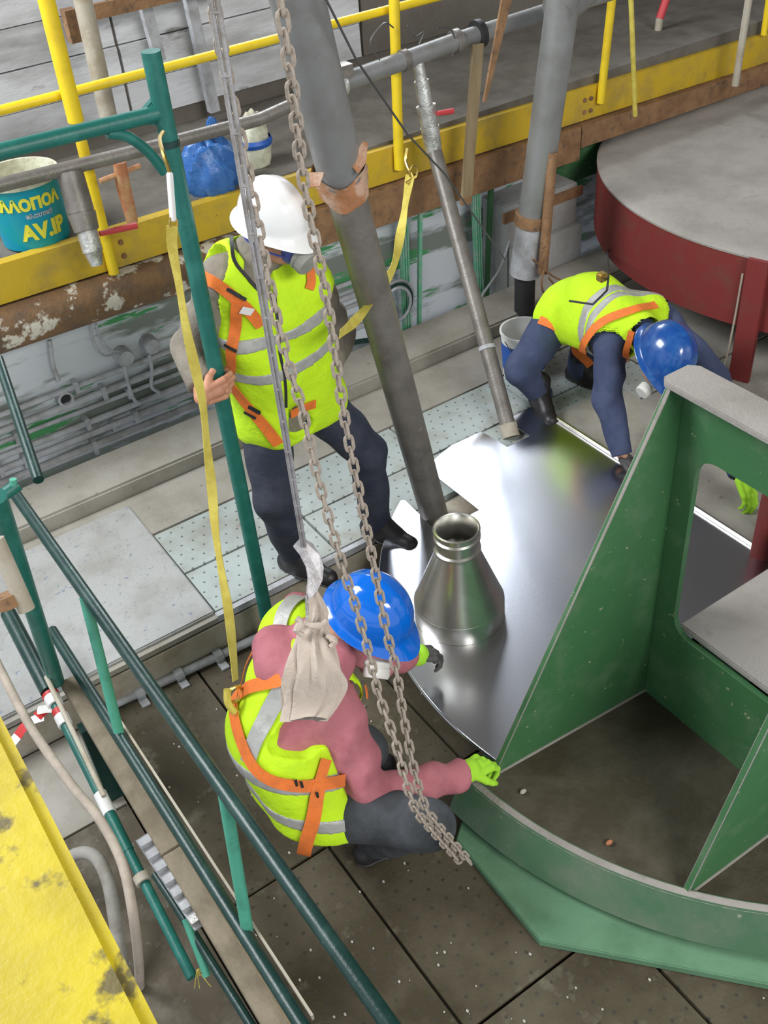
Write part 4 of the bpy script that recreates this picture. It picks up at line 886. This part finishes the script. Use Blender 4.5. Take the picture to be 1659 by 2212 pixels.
def respirator(hc, Rm, parent, cans, mk, bodymk='black', r=.038, L=.05):
    g = lambda x, y, z: X_(hc) + Rm @ V(x, y, z)
    o = MB().sphere(g(.088, 0, -.045), .045, (.9, .85, 1.05), 16, 10, Rm).build('respirator', bodymk, parent)
    for (x, y, z, dx, dy, dz) in cans:
        p = g(x, y, z); d = Rm @ nrm(V(dx, dy, dz)); prof = [(0, 0), (r*.7, 0), (r, .01), (r, L*.35), (r*.93, L*.38), (r*.93, L*.45), (r, L*.48), (r, L*.85), (r*.9, L), (0, L)]
        q = MB().lathe(prof, p, d, 24).build('filter', mk, parent); q.parent = o; q.matrix_parent_inverse = Matrix.Identity(4)
    for s in (-1, 1):
        MB().tube(spline([g(.09, s*.04, -.05), g(.05, s*.082, -.03), g(-.03, s*.092, -.02), g(-.09, s*.04, -.02)], 10), .004, 6).build('mask_strap', 'goggle', parent)
    return o
# ------------------------------------------------ standing worker
J = dict(pel=pY(622, 868, 3.10), mid=pY(600, 760, 3.05), chest=pY(575, 655, 3.03), neck=pY(562, 545, 3.02), head=pY(588, 492, 2.93),
         rsh=pY(470, 590, 3.03), lsh=pY(672, 590, 3.03), relb=pY(412, 752, 3.10), rwr=pY(436, 838, 2.955), lelb=pY(728, 725, 3.14), lwr=pY(712, 790, 3.02),
         rhip=pY(560, 900, 3.10), lhip=pY(690, 870, 3.12), rkn=pY(590, 1075, 3.02), lkn=pY(792, 975, 3.0), rank=pY(632, 1190, 3.14), lank=pY(812, 1125, 3.10))
J['rhip'] = J['pel'] + V(-.105, 0, -.02); J['lhip'] = J['pel'] + V(.105, 0, -.02)
ux2 = nrm(J['neck']-J['pel'])
J['vest_extra'] = [('c', J['pel']+V(-.08, -.02, -.02), J['chest']+V(-.09, -.01, -.1), .105, .09), ('c', J['pel']+V(.08, -.02, -.02), J['chest']+V(.09, -.01, -.1), .105, .09), ('c', J['rsh']+V(.05,0,-.02), J['lsh']+V(-.05,0,-.01), .075, .075)]
fr2 = V(.12, -1, 0)
cp = J['neck']
t2, fv, fup, flg, Rm2, hc2, fb2, vest2 = person('person in yellow vest and white helmet standing and gripping the teal scaffold post', (J['pel'][0], 3.1, 0), J, (V(.08, -.22, 1), V(.28, -.9, -.30)),
    dict(up='khaki', leg='navy'), None, dict(front=fr2, hem=-.075, vw=.0045, pxcuts=[((560, 585), (598, 660), .055, .006), ((533, 520), (572, 612), .052, .03), ((628, 835), (652, 925), .004, .055)], belts=belts_px((545, 748, .024), (545, 822, .024)), armout=.035, upname='jacket', wr=.004,
    collar=[('c', cp+V(-.03, -.02, .0), cp+V(.02, -.05, .03), .082, .072)],
    vee=[(J['neck']+V(.02, -.14, -.02), J['chest']+V(.04, -.22, -.02), .05, .012)]))
_, hel2 = helmet(X_(hc2) + Rm2 @ V(.0, 0, .040), Rm2[:, 2], Rm2[:, 0], 'hwhite', t2, .90)
respirator(hc2, Rm2, t2, [(.115, 0, -.045, 1, -.05, -.25)], 'mask', 'goggle', .044, .055)
# zip line and black edge of the vest
strap_px(fv, [(592, 622), (600, 700), (612, 800), (618, 880)], .001, .010, 'zip', 'black', t2, 20)
strap_px(fv, [(497, 500), (505, 560), (540, 606), (560, 628)], .002, .012, 'collar_binding', 'black', t2, 16)
hz = thing  # noqa
def harness(f, specs, t, name='harness'):
    first = None
    for (pix, wd, off, nm) in specs:
        o = strap_px(f, pix, off, wd, nm if first else name, 'orange', t, 26)
        if first: o.parent = first; o.matrix_parent_inverse = Matrix.Identity(4)
        else: first = o
    return first
hn = harness(fv, [([(428, 588), (470, 615), (520, 655), (565, 705)], .042, .006, ''), ([(512, 655), (507, 720), (500, 790), (488, 812)], .040, .009, 'chest_strap'), ([(490, 815), (520, 860), (548, 893)], .042, .008, 'waist_strap'),
    ([(655, 548), (672, 600), (668, 625)], .035, .006, 'shoulder_strap')], t2)
o = strap_px(lambda P: np.minimum(fv(P), flg(P)), [(548, 893), (575, 925), (602, 960)], .008, .044, 'thigh_strap', 'orange', t2, 14); o.parent = hn; o.matrix_parent_inverse = Matrix.Identity(4)
o = strap_px(lambda P: np.minimum(fv(P), flg(P)), [(628, 895), (655, 882), (682, 872)], .006, .040, 'thigh_strap', 'orange', t2, 10); o.parent = hn; o.matrix_parent_inverse = Matrix.Identity(4)
for (x, y, w_) in ((505, 632, .012), (518, 640, .012), (498, 752, .010), (550, 885, .016), (540, 897, .010)):
    q = trace(fv, x, y, .014); g_ = grad(fv, q, .01); MB().ribbon([q - Rt@V(.022, .012, 0), q + Rt@V(.022, .012, 0)], [g_, g_], w_, .004).build('buckle', 'black', t2)
q = trace(fv, 533, 672, .014); g_ = grad(fv, q, .01); MB().ribbon([q - V(.02, 0, -.012), q + V(.02, 0, -.012)], [g_, g_], .03, .002).build('white_tag', 'white', t2)
# hands
pr = hand_prims(X_(J['rwr']) + V(.005, 0, 0), V(1, -.15, .0), V(.15, 1, 0), (38, 62, 45), 1.0, -1)
pr = hand_prims(V(1.06, 2.90, J['rwr'][2]), V(1, -.05, .05), V(.0, 1, 0), (30, 65, 50), 1.02, 1)
make_hand(pr, 'hand', 'skin', t2, [('c', J['rwr'], V(1.06, 2.90, J['rwr'][2]), .030, .028)])
pr = hand_prims(J['lwr'], J['pel']+V(.14, -.08, .02) - J['lwr'], V(-1, 0, 0), (25, 35, 25), 1.0, 1); make_hand(pr, 'hand', 'skin', t2)
boot(J['rank'], J['rank'] + V(.05, -.12, 0), t2, 0.0); boot(J['lank'], J['lank'] + V(.04, -.12, 0), t2, 0.0)

# ------------------------------------------------ crouching worker in pink hoodie
J = dict(pel=pz(665, 1700, .21), mid=pz(605, 1600, .41), chest=pz(632, 1478, .54), neck=pz(690, 1405, .68), head=pz(795, 1335, .77),
         rsh=pz(728, 1520, .55), lsh=pz(652, 1318, .60), relb=pz(800, 1715, .27), rwr=pz(1000, 1672, .13), lelb=pz(815, 1420, .34), lwr=pz(885, 1415, .24),
         rkn=pz(925, 1782, .25), rank=pz(810, 1815, -.11))
J['rhip'] = J['pel'] + V(.03, -.10, -.02); J['lhip'] = J['pel'] + V(.0, .11, -.02); J['lkn'] = J['rkn'] + V(-.02, .34, .05); J['lank'] = J['rank'] + V(.05, .28, 0)
J['vest_extra'] = [('c', J['pel']+V(-.02, -.08, 0), J['mid']+V(0, -.06, 0), .11, .11), ('c', J['pel']+V(-.02, .1, 0), J['mid']+V(0, .08, 0), .11, .11)]
nk = J['neck']
hood = [('c', nk + V(-.12, .05, -.03), nk + V(-.10, .12, -.02), .085, .075), ('c', nk + V(-.10, -.03, -.04), nk + V(-.07, .11, -.03), .075, .07), ('c', nk + V(-.03, -.09, -.05), nk + V(-.10, -.03, -.05), .06, .075), ('c', nk + V(.01, .07, .0), nk + V(.02, -.07, .0), .065, .065)]
t1, fv1, fup1, flg1, Rm1, hc1, fb1, vest1 = person('person in pink hoodie, yellow vest and blue helmet crouching beside the steel cover', (J['pel'][0], J['pel'][1], -.2), J, (V(.22, -.34, .9), V(.34, -.80, -.42)),
    dict(up='pink', leg='charcoal'), None, dict(front=V(.8, -.1, -.4), hem=-.09, belts=belts_px((560, 1690, .026), (590, 1760, .024)), pxcuts=[((640, 1590), (745, 1545), .062, .10), ((600, 1610), (650, 1600), .035, .06)], vw=.0045, armout=.0, upname='hoodie', collar=hood, wr=.0045, wf=36,
    vee=[(J['chest']+V(.2, -.05, .1), J['pel']+V(.3, 0, .05), .09, .09)]))
_, hel1 = helmet(X_(hc1) + Rm1 @ V(.0, 0, .035), Rm1[:, 2], Rm1[:, 0], 'hblue', t1, .97)
respirator(hc1, Rm1, t1, [(.10, -.05, -.075, .55, -.75, -.55), (.10, .05, -.075, .75, .75, -.4)], 'maskw', 'mask', .043, .06)
g = lambda x, y, z: X_(hc1) + Rm1 @ V(x, y, z)
MB().tube(spline([g(.095, -.05, .01), g(.06, -.088, .01), g(-.02, -.098, .015), g(-.09, -.05, .02)], 10), .007, 6).build('goggle_strap', 'goggle', t1)
MB().ribbon([g(.108, -.055, .008), g(.122, -.02, .008), g(.122, .02, .008), g(.108, .055, .008)], [Rm1[:, 0]]*4, .045, .006).build('goggles', 'goggle', t1)
strap_px(fv1, [(648, 1288), (610, 1330), (575, 1420)], .002, .055, 'reflective_stripe', 'reflect', t1, 18)
strap_px(fv1, [(650, 1455), (600, 1505), (560, 1580), (535, 1650)], .002, .060, 'reflective_stripe', 'reflect', t1, 22)
harness(fv1, [([(655, 1455), (600, 1470), (545, 1482), (515, 1500)], .042, .007, ''), ([(512, 1490), (520, 1600), (560, 1670), (640, 1698), (745, 1685)], .040, .008, 'chest_strap'), ([(560, 1370), (530, 1440), (512, 1490)], .018, .008, 'shoulder_strap'),
    ([(705, 1640), (690, 1690)], .036, .012, 'chest_strap'), ([(690, 1690), (680, 1750), (655, 1850)], .046, .010, 'thigh_strap'), ([(790, 1495), (820, 1490), (835, 1500)], .045, .012, 'shoulder_strap')], t1)
q = trace(fv1, 507, 1500, .03)
MB().tube([q + V(math.cos(a)*.028, .0, math.sin(a)*.032) for a in np.linspace(0, 2*math.pi, 17)], .006, 8).build('d_ring', 'brass', t1)
MB().tube(spline([q + V(-.02, 0, .04), q + V(-.035, -.02, .0), q + V(-.02, -.03, -.05), q + V(0, -.03, -.08)], 10), .012, 10).build('snap_hook', 'strap', t1)
MB().sphere(q + V(-.015, -.035, -.095), .018, (1, 1, 1.3), 10, 8).build('hook_gate', 'brass', t1)
for (x, y) in ((640, 1692), (652, 1696), (686, 1720)):
    q_ = trace(fv1, x, y, .013); g_ = grad(fv1, q_, .01); MB().ribbon([q_ - V(0, 0, .02), q_ + V(0, 0, .02)], [g_, g_], .008, .003).build('buckle', 'black', t1)
wr = X_(J['rwr']); pr = hand_prims(wr + nrm(wr - X_(J['relb']))*.012, V(1, .12, -.25), V(.1, .0, -1), (35, 50, 35), 1.08, -1)
make_hand(pr, 'glove', 'glove', t1, [('c', wr - V(.02, 0, 0), wr + V(.03, 0, 0), .042, .038)], .004)
wl = X_(J['lwr']); pr = hand_prims(wl + V(.01, 0, 0), V(.95, -.25, -.42), V(-.35, .0, -1), (30, 40, 30), 1.05, 1)
gl = make_hand(pr, 'glove', 'glovegrey', t1, None, .004); make_hand([('c', wl - V(.03, 0, -.005), wl + V(.03, -.01, -.01), .040, .042)], 'glove_cuff', 'glove', t1, None, .004)
boot(J['rank'], J['rank'] + V(.15, -.02, 0), t1, -.2); boot(J['lank'], J['lank'] + V(.15, .0, 0), t1, -.2)

# ------------------------------------------------ kneeling worker in dark blue
J = dict(pel=pz(1235, 660, .46), chest=pz(1330, 700, .54), neck=pz(1385, 715, .58), head=pz(1425, 775, .55),
         rsh=pz(1318, 735, .52), relb=pz(1312, 860, .32), rwr=pz(1345, 985, .10), rkn=pz(1125, 800, .26), rank=pz(1165, 850, .09),
         lwr=pz(1600, 1030, .16))
J['mid'] = (J['pel'] + J['chest'])/2 + V(0, 0, .06)
J['lsh'] = J['rsh'] + V(.34, -.03, .0); J['lelb'] = (J['lsh'] + J['lwr'])/2 + V(.08, 0, .06)
J['rhip'] = J['pel'] + V(-.10, -.0, -.03); J['lhip'] = J['pel'] + V(.11, .0, -.03); J['lkn'] = J['rkn'] + V(.48, .03, -.02); J['lank'] = J['rank'] + V(.33, .05, 0)
t3, fv3, fup3, flg3, Rm3, hc3, fb3, vest3 = person('person in dark blue overalls and blue helmet bending to the floor behind the steel cover', (J['pel'][0], J['pel'][1], 0), J, (V(.12, -.62, .75), V(-.25, -.55, -.75)),
    dict(up='navy3', leg='navy3'), None, dict(front=V(0, 0, -1), hem=-.02, belts=belts_px((1262, 680, .03), (1305, 655, .022)), vw=.005, armr=.108, armout=-.01, upname='overall_top', wr=.003))
_, hel3 = helmet(X_(hc3) + Rm3 @ V(.0, 0, .038), Rm3[:, 2], Rm3[:, 0], 'hblue3', t3, 1.08)
respirator(hc3, Rm3, t3, [(.10, -.06, -.065, .5, -.85, -.35), (.10, .06, -.065, .5, .85, -.35)], 'maskw', 'mask', .034, .05)
harness(fv3, [([(1418, 658), (1370, 668), (1310, 690), (1262, 740), (1245, 790)], .042, .008, ''), ([(1365, 715), (1352, 760), (1356, 800)], .03, .008, 'shoulder_strap')], t3)
o = strap_px(flg3, [(1165, 690), (1200, 705), (1240, 745), (1275, 790)], .008, .045, 'thigh_strap', 'orange', t3, 16)
wr = X_(J['rwr']); pr = hand_prims(wr, V(.1, -.8, -.5), V(0, -.3, -1), (20, 25, 20), 1.0, 1); make_hand(pr, 'glove', 'glovegrey', t3, None, .0045)
wr = X_(J['lwr']); pr = hand_prims(wr, V(-.1, -.72, -.65), V(-.1, .7, -.9), (22, 30, 20), 1.08, 1); make_hand(pr, 'glove', 'glove', t3, None, .0045)
boot(J['rank'], J['rank'] + V(-.05, -.12, 0), t3, 0.0); boot(J['lank'], J['lank'] + V(.03, -.12, 0), t3, 0.0)
# ================================================================== HANGING THINGS
# round link chains
def link_mesh():
    mb = MB(); r = .0043; L = .0118; R_ = .0100; pts = []
    for k in range(6): a = math.pi*k/5; pts.append(V(0, R_*math.cos(a), L + R_*math.sin(a)))
    for k in range(6): a = math.pi + math.pi*k/5; pts.append(V(0, R_*math.cos(a), -L + R_*math.sin(a)))
    seg = 6; vs = []; n = len(pts)
    for i in range(n):
        T = nrm(pts[(i+1) % n] - pts[i-1]); u = V(1, 0, 0); w_ = np.cross(T, u)
        for k in range(seg): a = 2*math.pi*k/seg; vs.append(pts[i] + (u*math.cos(a) + w_*math.sin(a))*r)
    mb.add(vs, [(i*seg+k, i*seg+(k+1) % seg, ((i+1) % n)*seg+(k+1) % seg, ((i+1) % n)*seg+k) for i in range(n) for k in range(seg)])
    o = mb.build('chain_link', 'chain'); me = o.data; bpy.data.objects.remove(o); return me
LM = link_mesh()
def chain(pts, label):
    P = spline([pd(*p) for p in pts], 600); t = thing('lifting_chain', P[-1], label, 'chain', 'lifting chains'); seglen = np.r_[0, np.cumsum(np.linalg.norm(np.diff(P, axis=0), axis=1))]
    pitch = .0335; n = int(seglen[-1]/pitch)
    for i in range(n):
        s = (i+.5)*pitch; k = min(np.searchsorted(seglen, s), len(P)-2); q = P[k]; T = nrm(P[k+1]-P[k-1])
        x = nrm(np.cross(T, V(.4, .3, .1))); y = np.cross(T, x); a = math.pi/4 + (math.pi/2)*(i % 2) + rng.uniform(-.15, .15); X = x*math.cos(a) + y*math.sin(a); Y = np.cross(T, X)
        o = bpy.data.objects.new('chain_link', LM); C.objects.link(o); o.parent = t; o.matrix_parent_inverse = Matrix.Translation(-Vector([float(v) for v in P[-1]]))
        o.matrix_basis = Matrix(((X[0], Y[0], T[0], q[0]), (X[1], Y[1], T[1], q[1]), (X[2], Y[2], T[2], q[2]), (0, 0, 0, 1)))
    return t
chain([(596, -60, 1.95), (622, 120, 2.02), (643, 290, 2.12), (652, 370, 2.17), (676, 500, 2.24), (706, 650, 2.33), (728, 801, 2.42), (749, 930, 2.5), (779, 1080, 2.6), (809, 1230, 2.72), (834, 1361, 2.80), (855, 1445, 2.86), (872, 1551, 2.94), (893, 1656, 3.02), (914, 1732, 3.10), (942, 1778, 3.18), (1015, 1862, 3.42)], 'rusty chain whose lower end hangs on the right, passing in front of the blue helmet')
chain([(449, -60, 2.0), (497, 200, 2.16), (530, 350, 2.22), (563, 520, 2.3), (598, 690, 2.37), (633, 822, 2.43), (650, 875, 2.46), (672, 972, 2.52), (693, 1058, 2.57), (719, 1150, 2.62), (747, 1246, 2.68), (771, 1319, 2.74), (797, 1412, 2.80), (818, 1500, 2.88), (852, 1597, 2.95), (880, 1700, 3.03), (900, 1752, 3.10), (930, 1790, 3.2), (1000, 1868, 3.46)], 'rusty chain hanging left of the other, across the vest and blue helmet rim')
# lifting cable with hook plate and rag
hk = pd(656, 1180, 2.52); tp0 = pd(452, -60, 1.62)
t = thing('lifting_sling', hk, 'double grey steel sling hanging down to a curved hook plate', 'sling')
rt = Rt @ V(1, 0, 0)
for s in (-1, 1): MB().tube([tp0 + rt*s*.0048, hk + rt*s*.0035], .0042, 10).build('strand', 'hook', t)
for k in range(14): q = lerp(tp0, hk, .04 + k*.07); MB().tube([q - rt*.007, q + rt*.007], .0046, 8).build('clip', 'hook', t)
hp_ = [(632, 1180), (650, 1160), (674, 1174), (691, 1198), (699, 1226), (696, 1255), (683, 1280), (668, 1295), (661, 1280), (664, 1250), (660, 1225), (648, 1200)]
fw = Rt @ V(0, 0, 1)
MB().prism([pd(x, y, 2.52 + .02*abs(x-660)/40) for x, y in hp_], fw*.012).build('hook_plate', 'hook', t, smooth=False, bevel=.002)
MB().tube([pd(662, 1285, 2.53), pd(664, 1340, 2.54)], .0042, 8).build('hook_wire', 'silver', t)
# rag: gathered cloth
t = thing('rag', pd(672, 1545, 2.58), 'dirty off white rag tied to the hook above the pink hoodie', 'rag')
ctr = [(676, 1278, .012, .012), (680, 1300, .020, .016), (683, 1325, .024, .02), (680, 1348, .022, .02), (676, 1362, .034, .028), (678, 1400, .043, .03), (680, 1440, .050, .03), (676, 1480, .060, .028), (667, 1520, .068, .022), (657, 1547, .060, .012), (655, 1553, .050, .006)]
seg = 56; vs = []
cs_ = spline([(x, y, 0) for x, y, a, b in ctr], 44); ab = spline([(a*10, b*10, 0) for x, y, a, b in ctr], 44)
for i, (cx_, cy_, _) in enumerate(cs_):
    c = pd(cx_, cy_, 2.55 + .02*math.sin(i*.2)); dn = nrm(Rt @ V(-.05, 1, 0)); f_ = i/43
    for k in range(seg):
        a = 2*math.pi*k/seg; r = 1 + .20*math.sin(8*a + 1.5*math.sin(f_*5)) + .09*math.sin(13*a + 4*f_) + .06*math.sin(3*a + 9*f_)
        p = c + rt*math.cos(a)*ab[i][0]/10*r + fw*math.sin(a)*ab[i][1]/10*r
        if i > 34: p = p + dn*(i-34)/9*.007*math.sin(2*a+.6)
        if i < 14: p = p + dn*.006*math.sin(5*a)
        vs.append(p)
MB().add(vs, [(i*seg+k, i*seg+(k+1) % seg, (i+1)*seg+(k+1) % seg, (i+1)*seg+k) for i in range(43) for k in range(seg)] + [tuple(range(43*seg, 44*seg)), tuple(reversed(range(seg)))]).build('cloth', 'rag', t)
for (pts, w_) in ((((655, 1345), (672, 1352), (692, 1350), (705, 1340)), .012), (((640, 1335), (650, 1345), (642, 1362), (655, 1372)), .016), (((705, 1372), (722, 1385), (712, 1398)), .014)):
    MB().tube(spline([pd(x, y, 2.515) for x, y in pts], 10), [w_*.5]*3+[w_*.7]*4+[w_*.4]*3, 8).build('knot_fold', 'rag', t)
# yellow lanyards
def webbing(pts, label, wd, attach=None):
    P = spline([pd(*p) for p in pts], 70); t = thing('lanyard', P[-1], label, 'lanyard'); N_ = []
    for i, p in enumerate(P):
        a = .9*math.sin(i*.16); vdir = nrm(CO - p); T = nrm(P[min(i+1, 69)]-P[max(i-1, 0)]); sd = np.cross(T, vdir); N_.append(vdir*math.cos(a) + sd*math.sin(a))
    MB().ribbon(P, N_, wd, .002).build('webbing', 'strap', t, fixn=True); return t, P
t, P = webbing([(372, 488, 2.62), (372, 530, 2.64), (388, 620, 2.68), (403, 710, 2.72), (418, 780, 2.76), (437, 870, 2.80), (446, 960, 2.84), (458, 1060, 2.88), (466, 1150, 2.91), (480, 1240, 2.94), (492, 1310, 2.97), (502, 1400, 3.0), (508, 1470, 3.03)], 'long yellow lanyard hanging from the teal post to the crouching back', .027)
k0 = pd(366, 372, 2.6); k1 = pd(374, 478, 2.62)
MB().bar(k0, k1, .014, .014).build('energy_absorber', 'white', t, smooth=False, bevel=.003); MB().tube([k1 + V(math.cos(a)*.010, 0, math.sin(a)*.016 - .005) for a in np.linspace(0, 2*math.pi, 13)], .003, 6).build('snap_ring', 'brass', t)
MB().tube(spline([k0, pd(352, 330, 2.62), pd(345, 300, 2.7), pd(352, 285, 2.75)], 12), .005, 6).build('wire_loop', 'brass', t)
t, P = webbing([(886, 378, 4.1), (878, 430, 4.08), (866, 500, 4.0), (848, 580, 3.9), (810, 640, 3.75), (770, 690, 3.62), (733, 722, 3.5)], 'yellow lanyard sloping from a brass hook down to the standing worker', .035)
MB().tube(spline([pd(880, 320, 4.12), pd(876, 345, 4.12), pd(884, 368, 4.1), pd(890, 385, 4.1), pd(878, 395, 4.09)], 12), .006, 8).build('snap_hook', 'brass', t)
MB().tube([pd(893, 372, 4.1) + V(math.cos(a)*.018, 0, math.sin(a)*.024) for a in np.linspace(0, 2*math.pi, 13)], .004, 6).build('ring', 'brass', t)
# thin stay wire crossing the top
tag(MB().tube([pd(690, -30, 2.9), pd(770, 130, 3.1), pd(880, 290, 3.5), pd(960, 375, 4.0), pd(1090, 560, 4.6)], .0035, 6).build('stay_wire', 'wire'), 'thin straight steel wire crossing diagonally behind the middle yellow post', 'wire')
# black strap and hook hanging behind the bending worker
t = thing('pulley_hook', pd(1297, 610, 4.75), 'small hook on a black cord hanging above the bending worker', 'hook')
MB().tube(spline([pz(1312, 540, .31), pd(1314, 600, 4.8), pd(1305, 640, 4.62), pd(1270, 660, 4.62), pd(1230, 650, 4.7)], 16), .005, 6).build('cord', 'black', t); MB().box(pd(1300, 598, 4.78) - .02, pd(1300, 598, 4.78) + .02).build('hook_block', 'brass', t, smooth=False, bevel=.006)
# white and blue bucket behind the bending worker
rc = pz(1133, 712, .27); t = thing('plaster_bucket', (rc[0], rc[1], 0), 'white bucket with a blue label behind the bending worker', 'bucket')
MB().lathe([(0, 0.002), (.112, .002), (.128, .262), (.134, .262), (.134, .275), (.124, .275), (.108, .02), (0, .02)], (rc[0], rc[1], 0), seg=44).build('pail', 'white', t)
MB().lathe([(.1165, .05), (.1275, .215)], (rc[0], rc[1], 0), seg=44).build('label_band', 'blueband', t); MB().lathe([(0, .05), (.11, .05)], (rc[0], rc[1], 0), seg=30).build('plaster_residue', 'cream', t)
MB().tube([V(rc[0] + .137*math.cos(a), rc[1] + .137*math.sin(a), .25 - .13*max(0, math.sin((a-math.pi)))) for a in np.linspace(math.pi, 2*math.pi, 20)], .0025, 6).build('handle', 'wire', t)
